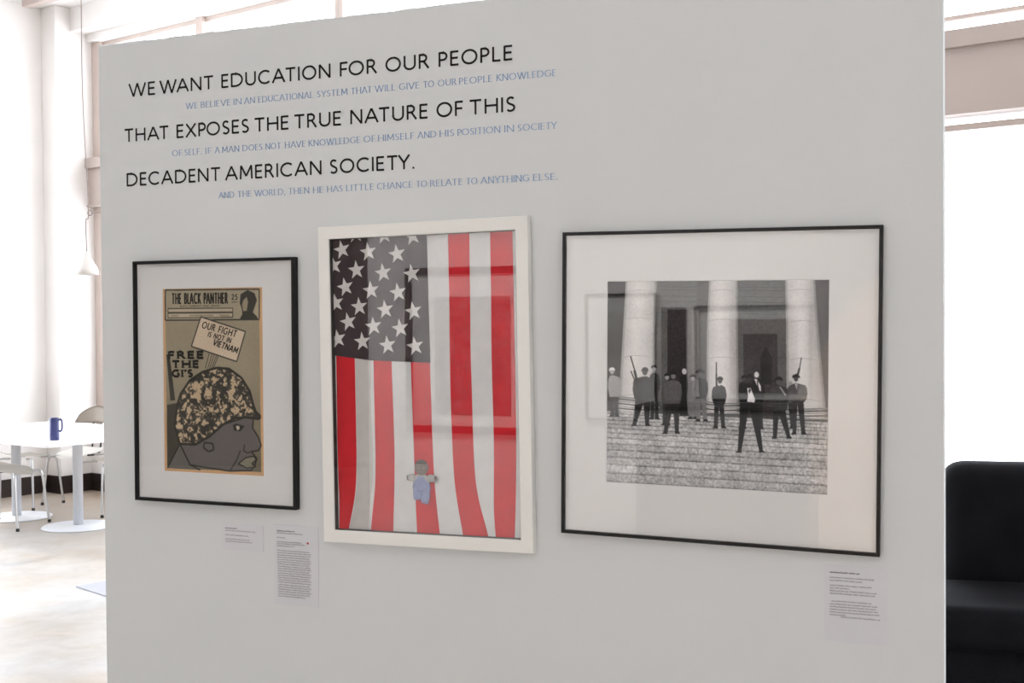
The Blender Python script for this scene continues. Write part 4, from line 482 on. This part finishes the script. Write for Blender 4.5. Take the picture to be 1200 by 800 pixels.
# ---------------------------------------------------------------- picture frames
def frame_parts(F, t, fw, m, bevel, root, gy):
    """four mitred mouldings, glass behind the lip; x right, z up, front face at y=-t"""
    w, h = F[2]/2, F[3]/2; b = bevel
    def side(p, q):     # p, q outer corners in order; inner corners are inset by fw
        bm = bmesh.new(); prof = [(0, -.001), (0, -t+b), (b, -t), (fw-b, -t), (fw, -t+b), (fw, -.001)]
        rings = []
        for c in (p, q):
            sx = -1 if c[0] > 0 else 1; sz = -1 if c[1] > 0 else 1
            rings.append([bm.verts.new((c[0]+sx*d, y, c[1]+sz*d)) for d, y in prof])
        n = len(prof)
        for k in range(n): bm.faces.new((rings[0][k], rings[1][k], rings[1][(k+1) % n], rings[0][(k+1) % n]))
        bm.faces.new(rings[0][::-1]); bm.faces.new(rings[1]); return from_bm('frame_side', bm, m, root)
    c = [(-w, h), (w, h), (w, -h), (-w, -h)]
    for i in range(4): side(c[i], c[(i+1) % 4])
    box('glass', (-w+fw*.8, gy-.002, -h+fw*.8), (w-fw*.8, gy, h-fw*.8), M_glass, root)
def frame_root(F, label):
    return empty('framed_picture', (F[0], 0, F[1]), label, 'picture', rot=(0, -F[4], 0))

# --- newspaper page
NW, NH = 300, 470
def news_sheet():
    N = NEWS; rng = np.random.default_rng(5)
    img = np.zeros((NH, NW, 3)); img[:] = (186, 150, 112)
    big = vnoise(NW, NH, 60, rng)[..., None]; fine = vnoise(NW, NH, 2, rng)[..., None]
    fill(img, N['inner'], (140, 131, 111))
    fill(img, N['mast'], (150, 141, 120))
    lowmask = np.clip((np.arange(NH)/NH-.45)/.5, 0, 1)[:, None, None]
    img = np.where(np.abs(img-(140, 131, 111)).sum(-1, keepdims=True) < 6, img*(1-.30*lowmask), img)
    ink = (58, 56, 50); crm = (186, 170, 148)
    stroke(img, N['mast']+N['mast'][:1], 3.4, ink)
    for b in ('box1', 'box2'): fill(img, N[b], (168, 156, 134)); stroke(img, N[b]+N[b][:1], 2.2, ink)
    for a, b, v in ((.05, .17, .75), (.34, .72, .80), (.80, .96, .80)):
        p = N['box2']; L_ = lambda u: (p[3][0]+(p[2][0]-p[3][0])*u, p[3][1]-.011)
        for j in range(int((b-a)*60)):
            u = a+j/60; line(img, L_(u), L_(u+.010), 3.0, (95, 90, 78))
    fill(img, N['port'], ink); fill(img, N['portl'], (140, 130, 110))
    fill(img, N['barrel'], ink); fill(img, N['back'], (62, 60, 52))
    fill(img, N['stick'], (150, 138, 116))
    s = N['stick']
    for u in (0, .3, .55, .8, 1):
        line(img, tuple(s[0][i]+(s[1][i]-s[0][i])*u for i in (0, 1)), tuple(s[3][i]+(s[2][i]-s[3][i])*u for i in (0, 1)), 2.2, ink)
    fill(img, N['sign'], crm); stroke(img, N['sign']+N['sign'][:1], 3.2, ink)
    fill(img, N['neck'], (92, 89, 84)); fill(img, N['face'], (93, 88, 86)); stroke(img, N['face']+N['face'][:1], 3.6, (40, 38, 34))
    stroke(img, N['neck'], 3.6, (40, 38, 34))
    fill(img, N['eye'], (45, 43, 40)); fill(img, N['eyew'], (180, 168, 148)); fill(img, N['lips'], (120, 116, 102)); stroke(img, N['lips']+N['lips'][:1], 3, (40, 38, 34))
    stroke(img, N['jaw'], 3, (48, 46, 42)); stroke(img, N['nostril'], 3, (48, 46, 42)); stroke(img, N['ear']+N['ear'][:1], 4, (44, 42, 38))
    # helmet: broken light and dark camouflage
    r = coverage(NW, NH, N['helmet']); sl, a = r
    n = vnoise(NW, NH, 11, rng)*.6+vnoise(NW, NH, 5, rng)*.4; f = vnoise(NW, NH, 3, rng)
    pat = np.where((n*.75+f*.25 > .56)[..., None], np.array([176, 156, 128.]), np.array([54, 51, 46.]))
    pat = np.where((n > .44)[..., None] & (n*.75+f*.25 <= .56)[..., None], np.array([74, 70, 62.]), pat)
    img[sl] = img[sl]*(1-a[..., None])+pat[sl]*a[..., None]
    stroke(img, N['helmet']+N['helmet'][:1], 6.0, (46, 44, 39))
    hm = N['helmet']
    img = img*(1+.07*(big-.5)+.07*(fine-.5))
    return blur(img)
def affine_put(p0, p1, y):
    ax = Vector((p1[0]-p0[0], p1[1]-p0[1])); L_ = ax.length; ax.normalize(); nz = Vector((-ax.y, ax.x))
    return L_, (lambda X, Z: (p0[0]+ax.x*X+nz.x*Z, y, p0[1]+ax.y*X+nz.y*Z))
r1 = frame_root(F1, 'black framed newspaper cover with a helmeted figure in profile, leftmost picture')
FT = .020
frame_parts(F1, FT, .0075, M_black, .0012, r1, -.0135)
w, h = F1[2]/2-.005, F1[3]/2-.005
l, r, b, t = NEWS_BOX
def mat_board(root, w, h, l, r, b, t, y0, y1):
    """window mount: board with a cut opening and bevelled edge"""
    bm = bmesh.new(); e = .0012
    O = [bm.verts.new((x, y1, z)) for x, z in ((-w, h), (w, h), (w, -h), (-w, -h))]
    I = [bm.verts.new((x, y1, z)) for x, z in ((l-e, t+e), (r+e, t+e), (r+e, b-e), (l-e, b-e))]
    B = [bm.verts.new((x, y0, z)) for x, z in ((l, t), (r, t), (r, b), (l, b))]
    for i in range(4):
        j = (i+1) % 4; bm.faces.new((O[i], O[j], I[j], I[i])); bm.faces.new((I[i], I[j], B[j], B[i]))
    me = bpy.data.meshes.new('mat_board'); bm.to_mesh(me); bm.free(); return new_obj('mat_board', me, M_matb, root)
mat_board(r1, w, h, l, r, b, t, -.0085, -.0100)
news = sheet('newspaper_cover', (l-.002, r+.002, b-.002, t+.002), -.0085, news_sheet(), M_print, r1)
M_nink = mat('newsprint_ink', seen(50, 48, 44), .8, spec=.1)
UV = lambda p: (l+(r-l)*p[0], t+(b-t)*p[1])
ky = -.0089
def phrase(name, calls):
    k = Ink()
    for text, p0, p1, dz, cap, wt, kw in calls:
        slant = kw.pop('slant', 0); inset = kw.pop('inset', 0); L_, put = affine_put(UV(p0), UV(p1), ky)
        k.word(text, inset, L_-inset, dz, cap, wt, (lambda X, Z, f=put, sl=slant: f(X+Z*sl, Z)), **kw)
    o = k.obj(name, M_nink, news); o['kind'] = 'stuff'
NT = NEWS
phrase('masthead_title', [('THE BLACK PANTHER', *NT['title'], .0008, .0262, .150, dict(gap=.30))])
phrase('subtitle', [('BLACK COMMUNITY NEWS SERVICE', *NT['sub'], 0, .0045, .17, dict(gap=.2))])
phrase('price', [('25', *NT['cents'], 0, .0125, .18, dict(gap=.2)), ('CENTS', *NT['cents'], -.0075, .0038, .2, dict(gap=.2))])
for key, txt, cap, wt in (('s1', 'OUR FIGHT', .0165, .17), ('s2', 'IS NOT IN', .0125, .19), ('s3', 'VIETNAM', .0150, .20)):
    phrase('placard_word', [(txt, *NT[key], -.003 if key == 's2' else 0, cap, wt, dict(gap=.26, slant=.15))])
for key, txt in (('free', 'FREE'), ('the', 'THE'), ('gis', "GI'S")):
    c_ = .0168
    phrase('slab_word', [(txt, *NT[key], .0008, c_, .36, dict(gap=.28, inset=.0045)), (txt, *NT[key], .0008, c_, .16, dict(gap=.28, inset=.0045, serif=.22))]
           + [(txt, *NT[key], dz_, c_, .10, dict(gap=.28, inset=.0045, serif=.30)) for dz_ in (.0002, .0014)])

# --- flag
r2 = frame_root(F2, 'white framed flag of hanging red and white stripes with a small doll')
frame_parts(F2, .020, .0290, M_white, .0012, r2, -.0150)
M_rebate_shade = mat('rebate_shade', (.05, .05, .045, 1), .9)  # dark strips lining the rebate paint in the shadow inside the frame
_w, _h = F2[2]/2-.0290, F2[3]/2-.0290
for a_ in ((-_w, -_w+.0012, -_h, _h), (_w-.0012, _w, -_h, _h), (-_w+.0012, _w-.0012, _h-.0012, _h), (-_w+.0012, _w-.0012, -_h, -_h+.0012)):
    box('rebate_shade_strip', (a_[0], -.0165, a_[2]), (a_[1], -.003, a_[3]), M_rebate_shade, r2)
M_cloth = mat('white_flag_cloth', seen(198, 198, 198), .85, spec=.15, noise=(40, .035), bump=(220, .25))
M_redc = mat('red_flag_cloth', seen(176, 34, 42), .85, spec=.15, noise=(30, .07), bump=(220, .25))
M_cant = mat('charcoal_flag_cloth', seen(58, 50, 52), .85, spec=.15, noise=(12, .12), bump=(200, .2))
M_star = mat('pale_star_cloth', seen(192, 190, 188), .85, spec=.1, noise=(60, .03))
w, h = F2[2]/2, F2[3]/2
iw, ih = w-.020, h-.020
flag = box('flag', (-iw, -.0032, -ih), (iw, -.0015, ih), M_cloth, r2)
def clip(p): return (max(-iw+.001, min(iw-.001, p[0])), max(-ih+.001, min(ih-.001, p[1])))
for n in (1, 2, 3, 4, 5):
    L0, R0 = EDGES['r%dl' % n], EDGES['r%dr' % n]
    # resample both edges at common heights
    def at(E, z):
        E = sorted(E, key=lambda p: -p[1])
        if z >= E[0][1]: return E[0][0]
        for i in range(len(E)-1):
            if E[i+1][1] <= z <= E[i][1]:
                u = (E[i][1]-z)/(E[i][1]-E[i+1][1]); return E[i][0]+(E[i+1][0]-E[i][0])*u
        return E[-1][0]
    top = min(ih-.001, max(p[1] for p in L0)+.01); zs = [top+(-ih+.001-top)*i/40 for i in range(41)]
    def sm(E, z): return sum(at(E, z+d_*.012)*w_ for d_, w_ in zip(range(-5, 6), (1, 2, 3, 4, 5, 6, 5, 4, 3, 2, 1)))/36
    pl = [(sm(L0, z), z) for z in zs]; pr = [(sm(R0, z), z) for z in zs]
    v = []; f = []
    for i, (a, c) in enumerate(zip(pl, pr)):
        for u in range(5):
            uu = u/4; X = a[0]+(c[0]-a[0])*uu; X = max(-iw+.001, min(iw-.001, X)); v.append((X, -.0038-.0004*math.sin(math.pi*uu)-.0002*math.sin(i*.7+n), a[1]))
    for i in range(40):
        for u in range(4): a = i*5+u; f.append((a, a+5, a+6, a+1))
    from_py('stripe', v, f, M_redc, flag, True)
# a fold's shade in the first white stripe, painted as a flat grey strip
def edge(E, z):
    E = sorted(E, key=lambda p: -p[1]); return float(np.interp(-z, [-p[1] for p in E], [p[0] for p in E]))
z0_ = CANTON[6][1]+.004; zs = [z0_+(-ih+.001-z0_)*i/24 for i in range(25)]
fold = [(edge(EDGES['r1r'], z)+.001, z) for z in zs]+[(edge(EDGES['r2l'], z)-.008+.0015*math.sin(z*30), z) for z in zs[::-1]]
plate('stripe', [(max(-iw+.001, p[0]), p[1]) for p in fold], -.0033, -.0030, mat('fold_shade_cloth', seen(183, 181, 178), .85, spec=.15, noise=(40, .05)), flag)
cant = plate('canton', [clip(p) for p in CANTON], -.0052, -.0038, M_cant, flag)
sr = .0224
for i, (x, z) in enumerate(STARS):
    rot = math.radians(8+((i*37) % 7-3)*1.2); pts = []
    for j in range(10):
        rr = sr if j % 2 == 0 else sr*.40
        a = math.pi/2+rot+j*math.pi/5; pts.append((x+rr*math.cos(a), z+rr*math.sin(a)))
    plate('star', [clip(p) for p in pts], -.0058, -.0053, M_star, flag)
# doll fixed to the flag
D_ = DOLL; ds = DOLL_SCALE
M_skin = mat('brown_felt', seen(104, 92, 88), .9, bump=(400, .3)); M_den = mat('light_denim', seen(128, 136, 168), .9, noise=(120, .06), bump=(500, .3))
M_shirt = mat('grey_knit', seen(160, 160, 158), .9, bump=(500, .3)); M_hair = mat('dark_brown_wool', seen(66, 60, 56), 1, noise=(300, .25), bump=(500, .8))
doll = empty('doll', (0, 0, 0), parent=r2)
def blob(name, pts, rad, ysc, m, n=12, parent=doll):
    """soft stuffed limb along pts, flattened against the cloth"""
    v = []; f = []; P = [Vector((p[0], p[1])) for p in pts]; rows = []
    for i, p in enumerate(P):
        d = (P[min(i+1, len(P)-1)]-P[max(i-1, 0)]).normalized(); nn = Vector((-d.y, d.x)); ring = []
        for k_ in range(n):
            a = 2*math.pi*k_/n; q = p+nn*rad[i]*math.cos(a); ring.append((q.x, -.0085+min(ysc, rad[i])*math.sin(a), q.y))
        rows.append(ring); v += ring
    for j in range(len(P)-1):
        for k_ in range(n): l_ = (k_+1) % n; f.append((j*n+k_, j*n+l_, (j+1)*n+l_, (j+1)*n+k_))
    f.append(tuple(range(n))[::-1]); f.append(tuple((len(P)-1)*n+i_ for i_ in range(n)))
    return from_py(name, v, f, m, parent, True)
def seg(a, b, n, rad):
    return [(a[0]+(b[0]-a[0])*i/(n-1), a[1]+(b[1]-a[1])*i/(n-1)) for i in range(n)], rad
hd = D_['head']; R_ = 86*ds
prof = [(math.cos(math.pi*i/12), math.sin(math.pi*i/12)) for i in range(13)]
head_pts = [(hd[0], hd[1]+R_*c) for c, s in prof]
hb = blob('head', head_pts, [max(.0003, R_*s*1.02) for c, s in prof], .0045, M_skin, 16)
hair_pts = [(hd[0]-.0005, hd[1]+R_*1.04*math.cos(math.pi*i/12)) for i in range(5)]
blob('hair', hair_pts, [max(.0004, R_*1.08*math.sin(math.pi*i/12)) for i in range(5)], .0048, M_hair, 16)
for sx in (-.30, .42):
    blob('eye', [(hd[0]+R_*sx, hd[1]-R_*.02+.0008*j) for j in (-1, 0, 1)], [.0004, .0013, .0004], .0013, M_star, 8, hb).location.y = -.0044
blob('mouth', [(hd[0]+R_*.0+.0015*j, hd[1]-R_*.45-.0004*(1-j*j)) for j in (-1, 0, 1)], [.0002, .0005, .0002], .0005, M_redc, 8, hb).location.y = -.0040
nk, hp = D_['neck'], D_['hip']
blob('shirt', *seg((nk[0], nk[1]+.001), (hp[0], hp[1]+.006), 6, [50*ds, 92*ds, 96*ds, 98*ds, 100*ds, 98*ds]), .0040, M_shirt)
for sgn, sh, hand in ((-1, 'sl', 'hl'), (1, 'sr', 'hr')):
    a, b_ = D_[sh], D_[hand]; e1 = (a[0]+(b_[0]-a[0])*.78, a[1]+(b_[1]-a[1])*.78)
    blob('sleeve', *seg(a, e1, 5, [38*ds, 44*ds, 42*ds, 40*ds, 36*ds]), .0035, M_shirt)
    blob('hand', *seg(e1, (b_[0], b_[1]), 5, [26*ds, 30*ds, 32*ds, 28*ds, 10*ds]), .0030, M_skin)
blob('overalls', [(hp[0], nk[1]-.004+(hp[1]-nk[1]-.002)*i/6) for i in range(7)], [x_*ds for x_ in (66, 80, 92, 104, 110, 112, 100)], .0046, M_den)
for sgn, kn, ft in ((-1, 'kl', 'fl'), (1, 'kr', 'fr')):
    a = (hp[0]+sgn*52*ds, hp[1]+.001)
    blob('trouser_leg', [a, D_[kn], ((D_[kn][0]+D_[ft][0])/2, (D_[kn][1]+D_[ft][1])/2), D_[ft]], [52*ds, 54*ds, 52*ds, 46*ds], .0042, M_den)
blob('button', [(nk[0]-45*ds, nk[1]-38*ds+.0007*j) for j in (-1, 0, 1)], [.0003, .0010, .0003], .0012, M_star, 8).location.y = -.0040

# --- photograph
PW, PH = 520, 490
def photo_sheet():
    rng = np.random.default_rng(11); img = np.zeros((PH, PW, 3)); img[:] = 88
    yy = np.arange(PH)/PH
    img *= (1-.10*np.sin(yy*40)[:, None, None]*.3)
    for v_ in (.03, .045, .075, .10, .13, .155): line(img, (0, v_), (1, v_+.012), 1.0, (66, 66, 66))
    for tone, p in PDARK: fill(img, p, (tone, tone-2, tone-2))
    # columns with rounded shading
    for ci, p in enumerate(COLS):
        r = coverage(PW, PH, p); sl, a = r
        half = len(p)//2; E = np.array(p); Lx = np.interp(yy, E[:half, 1], E[:half, 0]); Rx = np.interp(yy, E[half:, 1][::-1], E[half:, 0][::-1])
        X = np.arange(PW)/PW; u = (X[None, :]-Lx[:, None])/(Rx-Lx)[:, None]
        tone = 210-70*np.abs(np.clip(u, 0, 1)-.42)**1.7*2.0; tone = np.where(u < .06, tone-26, tone); tone = np.where(u > .93, tone-28, tone)
        n = vnoise(PW, PH, 26, rng)*10-5
        T = (tone+n)[..., None]+np.array([2, 0, -1])
        img[sl] = img[sl]*(1-a[..., None])+T[sl]*a[..., None]
        for jy in (.05, .185+.005*ci, .37, .56):
            xs = np.linspace(0, 1, 9); yv = jy+.012*(1-(2*xs-1)**2)*-1+.01; 
            pts = [(float(np.interp(yv[i], yy, Lx)+(np.interp(yv[i], yy, Rx)-np.interp(yv[i], yy, Lx))*xs[i]), float(yv[i])) for i in range(9)]
            stroke(img, pts, 1.0, (158, 156, 154))
        # base mouldings
        yb = .575+.012*ci
        for kk, (dy, tn) in enumerate(((0, 120), (.010, 70), (.020, 150), (.032, 80), (.045, 165), (.055, 90))):
            y_ = yb+dy; a0 = float(np.interp(y_, yy, Lx))-.010-.004*kk; a1 = float(np.interp(y_, yy, Rx))+.010+.004*kk
            line(img, (a0, y_-.004), ((a0+a1)/2, y_+.004), 3.0, (tn,)*3); line(img, ((a0+a1)/2, y_+.004), (a1, y_-.002), 3.0, (tn,)*3)
    # steps: slabs with joints and grain
    t0, t1 = STEPTOP; top = t0[1]-.01
    poly_ = [(0, t0[1]), (1, t1[1]), (1, 1), (0, 1)]; sl, a = coverage(PW, PH, poly_)
    st = np.full((PH, PW), 148.0); edges_ = [t0[1]]; hgt = .014
    while edges_[-1] < 1: edges_.append(edges_[-1]+hgt); hgt *= 1.105
    X = np.arange(PW)/PW
    for i in range(len(edges_)-1):
        ya, yb = edges_[i], edges_[i+1]; slope = (t1[1]-t0[1])*(1-(ya-t0[1])/(1-t0[1]))
        ya_ = ya+slope*X; yb_ = yb+slope*X
        inside = (yy[:, None] >= ya_[None, :]) & (yy[:, None] < yb_[None, :]); fr_ = (yy[:, None]-ya_[None, :])/(yb-ya)
        tone = 176+rng.uniform(-9, 9)-26*(fr_ > .78)
        j0 = rng.random()*.1; bw = .05+.012*i*.6; cell = ((X-j0)/bw).astype(int); off = np.array([((c*7919+i*104729) % 17)-8 for c in cell])
        tone = tone+off[None, :]*1.0
        st = np.where(inside, tone, st)
        seam = np.abs(((X-j0)/bw) % 1) < (1.0/PW/bw); st = np.where(inside & seam[None, :] & (fr_ < .85), st-34, st)
        st = np.where(np.abs(yy[:, None]-ya_[None, :]) < .0016, st-42, st)
    st = st+(rng.random((PH, PW))-.5)*46+(vnoise(PW, PH, 4, rng)-.5)*50+(vnoise(PW, PH, 30, rng)-.5)*26
    st = st-24*np.clip((yy-.90)/.10, 0, 1)[:, None]
    img[sl] = img[sl]*(1-a[..., None])+np.repeat(st[sl][..., None], 3, -1)*a[..., None]
    for tone, p in PEOPLE: fill(img, p, (tone, tone-1, tone))
    img += ((rng.random((PH, PW))-.5)*9+(vnoise(PW, PH, 3, rng)-.5)*12)[..., None]
    return blur(img)
r3 = frame_root(F3, 'large black framed black and white photograph of men standing on steps between columns')
frame_parts(F3, .016, .0068, M_black, .0010, r3, -.0105)
l, r, b, t = PHOTO_BOX; w, h = F3[2]/2-.004, F3[3]/2-.004
mat_board(r3, w, h, l, r, b, t, -.0045, -.0060)
sheet('photographic_print', (l-.002, r+.002, b-.002, t+.002), -.0045, photo_sheet(), M_print, r3, .022)

# ---------------------------------------------------------------- table, chairs, mug
TA = Vector((-.975, .22, 0)); TB = Vector((.22, .975, 0)); P0 = Vector((-6.379, 4.321, 0)); TL, TD = 1.85, 1.3
tc_ = P0+TA*TL/2+TB*TD/2; trot = math.atan2(-.22, .975)
table = empty('cafe_table', tc_, 'white laminate table on two round-based pedestals beside the windows', 'table', rot=(0, 0, trot))
def top_bm():
    bm = bmesh.new(); bm_box(bm, (-TL/2, -TD/2, .706), (TL/2, TD/2, .730), 0)
    ed = [e_ for e_ in bm.edges if abs(e_.verts[0].co.z-e_.verts[1].co.z) > .01]
    bmesh.ops.bevel(bm, geom=ed, offset=.03, segments=5, affect='EDGES', profile=.5); return bm
from_bm('table_top', top_bm(), M_top, table)
for a in (.51, 1.345):
    x_ = TL/2-a; y_ = .61-TD/2
    o = lathe('pedestal_base', [(.02, 0), (.275, 0), (.28, .004), (.27, .012), (.06, .018), (.02, .02)], M_alu, table, 48, (x_, y_, 0))
    lathe('pedestal_column', [(.038, .015), (.038, .69), (.09, .697), (.09, .706)], M_alu, table, 28, (x_, y_, 0))

M_shell_shade = mat('shaded_shell', (.36, .315, .27, 1), .4, noise=(20, .05)); M_shw = mat('white_shell', (.80, .78, .74, 1), .35)  # backrest colour darkened to hold the shade on a white shell
def seat_shell(name, w, d, z, dip, m, parent, thick=.012):
    n = 12; bm = bmesh.new(); g = []
    for i in range(n+1):
        row = []
        for j in range(n+1):
            u = 2*i/n-1; v_ = 2*j/n-1
            x_ = u*math.sqrt(1-v_*v_/2)*w; y_ = v_*math.sqrt(1-u*u/2)*d
            zz = z+dip*(u*u*.5+max(0, -v_)**2*1.2-max(0, v_)**2*.9)
            row.append(bm.verts.new((x_, y_, zz)))
        g.append(row)
    for i in range(n):
        for j in range(n): bm.faces.new((g[i][j], g[i+1][j], g[i+1][j+1], g[i][j+1]))
    bmesh.ops.solidify(bm, geom=list(bm.faces), thickness=thick); return from_bm(name, bm, m, parent, True)
def back_shell(name, w, z0, z1, y, m, parent):
    """half-round backrest, curved around the sitter"""
    n = 16; k_ = 6; bm = bmesh.new(); g = []
    for i in range(n+1):
        u = 2*i/n-1; row = []
        ztop = z0+(z1-z0)*math.sqrt(max(0, 1-u*u)); zt = max(ztop, z0+.006)
        for j in range(k_+1): row.append(bm.verts.new((u*w, y+.07*u*u-.03*(j/k_)*(zt-z0)/(z1-z0), z0+(zt-z0)*j/k_)))
        g.append(row)
    for i in range(n):
        for j in range(k_): bm.faces.new((g[i][j], g[i+1][j], g[i+1][j+1], g[i][j+1]))
    bmesh.ops.solidify(bm, geom=list(bm.faces), thickness=.012); return from_bm(name, bm, m, parent, True)
def chair(loc, rot, label, back=True, shell=M_shw, bm_=None, group='shell chairs around the white table'):
    c = empty('stacking_chair' if back else 'stool', loc, label, 'chair' if back else 'stool', group if back else None, rot=(0, 0, rot))
    seat_shell('seat', .20, .20, .445, .03, shell, c)
    if back:
        back_shell('backrest', .205, .70, .855, -.215, bm_ or shell, c)
        for sx in (-.05, .05): tube('back_support', [(sx, -.05, .425), (sx, -.17, .43), (sx, -.205, .50), (sx, -.222, .715)], .008, M_rub, c)
    for sx in (-1, 1):
        for sy in (-1, 1):
            lg = tube('leg', [(sx*.08, sy*.10, .428), (sx*.15, sy*.155, .43), (sx*.185, sy*.185, .40), (sx*.205, sy*.205, .20), (sx*.22, sy*.225, .012)], .0105, M_chrome, c)
            lathe('foot_cap', [(.010, 0), (.014, .001), (.013, .022), (.010, .024)], M_rub, lg, 14, (sx*.22, sy*.225, 0))
    return c
chair((-7.30, 4.86, 0), math.radians(-78), 'white shell chair tucked under the near side of the table')
chair((-7.62, 6.02, 0), math.radians(176), 'shell chair with half-round backrest coloured as in shade beyond the far side of the table', bm_=M_shell_shade)
chair((-7.00, 5.72, 0), math.radians(70), 'shell chair at the right end of the table, cut off by the partition')
chair((-7.95, 5.72, 0), math.radians(10), 'backless white stool with bent steel legs behind the table', back=False)

mug = empty('travel_mug', (-6.581, 4.612, .730), 'tall dark blue mug with a loop handle on the white table', 'mug', rot=(0, 0, math.radians(10)))
M_mug = mat('blue_enamel', (.028, .034, .13, 1), .3, noise=(8, .1))
lathe('cup', [(.030, 0), (.034, .002), (.036, .02), (.036, .165), (.0345, .168), (.0325, .166), (.0325, .02), (.028, .012)], M_mug, mug, 36)
tube('handle', [(.034, 0, .150), (.052, 0, .158), (.064, 0, .14), (.064, 0, .09), (.052, 0, .068), (.034, 0, .072)], .0065, M_mug, mug)

fm = tag(box('floor_mat', (0, -.02, .0005), (1.3, .75, .006), mat('pale_grey_mat', (.30, .31, .36, 1), .7, noise=(60, .06)), None, .002), 'thin pale grey mat on the concrete floor at the partition edge', 'mat')
fm.location = (-5.20, 3.326, 0); fm.rotation_euler = (0, 0, -.38)

# ---------------------------------------------------------------- pendant lamps
M_cord = mat('lamp_cord', (.30, .24, .22, 1), .7); M_shade = mat('white_enamel_shade', (.82, .78, .74, 1), .3)
def pendant(x, y, z, label, cord_pts, group=None):
    p = empty('pendant_lamp', (x, y, z), label, 'lamp', group)
    lathe('lamp_shade', [(.012, .155), (.020, .15), (.024, .11), (.045, .085), (.068, .045), (.076, .0), (.073, .0), (.064, .043), (.042, .078), (.018, .10)], M_shade, p, 32)
    tube('cord', cord_pts, .0035, M_cord, p, 8)
    return p
pendant(-5.655, 3.945, 1.93, 'small white bell pendant lamp on a thin cord left of the partition', [(0, 0, .15), (-.005, 0, .36), (.01, .01, .45), (-.035, .02, 1.2), (-.045, .03, 1.9), (-.05, .03, 2.67)])
br = empty('cord_bracket', (-5.62, 3.96, 2.345), 'thin metal rod with a ring holding the lamp cord aside', 'bracket')
tube('rod', [(0, 0, 0), (.6, .15, .01), (1.2, .30, .01)], .006, M_cord, br, 8, False)
tube('ring', [(-.018+.018*math.cos(a*math.pi/5), 0, .018*math.sin(a*math.pi/5)) for a in range(11)], .003, M_cord, br, 8)
pendant(-2.83, 2.956, 2.0, 'pendant lamp hanging behind the partition, only its dark cord showing above', [(0, 0, .15), (0, 0, 1.2), (0, 0, 2.6)])
bpy.data.objects['cord.001'].data.materials[0] = mat('navy_cord', (.03, .04, .14, 1), .6)

# ---------------------------------------------------------------- sofa
M_sofa = mat('black_sofa_fabric', (.006, .006, .008, 1), .9, spec=.12, noise=(8, .25), bump=(260, .5))
sofa = empty('sofa', (-.225, 3.02, 0), 'black upholstered sofa right of the partition beneath the windows', 'sofa', rot=(0, 0, math.radians(8)))
def cushion(name, lo, hi, r_, sag=0.0):
    bm = bmesh.new(); bm_box(bm, lo, hi, r_, 6); o = from_bm(name, bm, M_sofa, sofa, True); return o
bb = cushion('backrest', (0, -.10, .42), (2.0, .14, .985), .112)
cushion('seat_cushion', (-.16, -.62, .33), (1.0, -.06, .50), .055); cushion('seat_cushion', (1.0, -.62, .33), (2.02, -.06, .50), .055)
cushion('sofa_base', (-.17, -.58, .06), (2.03, .14, .36), .03)
for x_, y_ in ((.06, -.5), (1.94, -.5), (.06, .06), (1.94, .06)): lathe('sofa_foot', [(.02, 0), (.025, .07)], M_black, sofa, 16, (x_, y_, 0))

# ---------------------------------------------------------------- unseen ceiling panels added as fill for the partition
M_fill = bpy.data.materials.new('fill_diffuser'); M_fill.use_nodes = True
_e = M_fill.node_tree.nodes['Principled BSDF']; _e.inputs['Emission Color'].default_value = (1, .98, .96, 1); _e.inputs['Emission Strength'].default_value = 1.5
for x_, y_, lb in ((-4.6, -3.2, 'added fill panel on the ceiling furthest from the sofa'), (-2.0, -3.6, 'middle one of the three added ceiling fill panels'), (.8, -3.4, 'added fill panel on the ceiling nearest the right wall')):
    c = empty('fill_panel', (x_, y_, ZC), lb, 'light', 'added ceiling fill panels')
    box('housing', (-.65, -.25, -.07), (.65, .25, 0), M_white, c, .004); box('diffuser', (-.6, -.2, -.076), (.6, .2, -.071), M_fill, c)
    area('fill_panel_light', (x_, y_, ZC-.09), (0, .12, -1), 1.2, .4, PANEL_FILL, (1, .98, .96))
# unseen washers added to brighten the opposite wall, and one warmer spotlight
def track_lamp(name, x, y, z, label, group=None):
    tl = empty(name, (x, y, z), label, 'lamp', group)
    lathe('lamp_can', [(.03, .12), (.05, .11), (.055, -.02), (.05, -.02), (.04, .05)], M_black, tl, 24); tube('stem', [(0, 0, .11), (0, 0, ZC-z-.001)], .01, M_black, tl, 8, False)
for x_, lb in ((-3.4, 'added wall washer brightening the wall over the black framed dark print'), (-1.7, 'added wall washer brightening the opposite wall over the doorway')):
    track_lamp('fill_washer', x_, -4.0, 3.3, lb, 'added wall washers')
    d_ = bpy.data.lights.new('fill_washer_beam', 'SPOT'); d_.energy = WASH_FILL if x_ < -2 else WASH_FILL*.45; d_.color = (1, .98, .97); d_.spot_size = 1.9; d_.spot_blend = .6; d_.shadow_soft_size = .05
    o_ = bpy.data.objects.new('fill_washer_beam', d_); COL.objects.link(o_); o_.location = (x_, -4.0, 3.22); o_.rotation_euler = Vector((0, -1.4, -1.7)).to_track_quat('-Z', 'Y').to_euler()
track_lamp('spot_lamp', .2, -3.6, 3.6, 'black track spotlight with a warmer beam on the opposite wall')
sd = bpy.data.lights.new('spot_beam', 'SPOT'); sd.energy = SPOT; sd.color = (1, .72, .52); sd.spot_size = .42; sd.spot_blend = .04; sd.shadow_soft_size = .03
so = bpy.data.objects.new('spot_beam', sd); COL.objects.link(so); so.location = (.2, -3.6, 3.5)
so.rotation_euler = Vector((-.68, -1.8, -2.35)).to_track_quat('-Z', 'Y').to_euler()
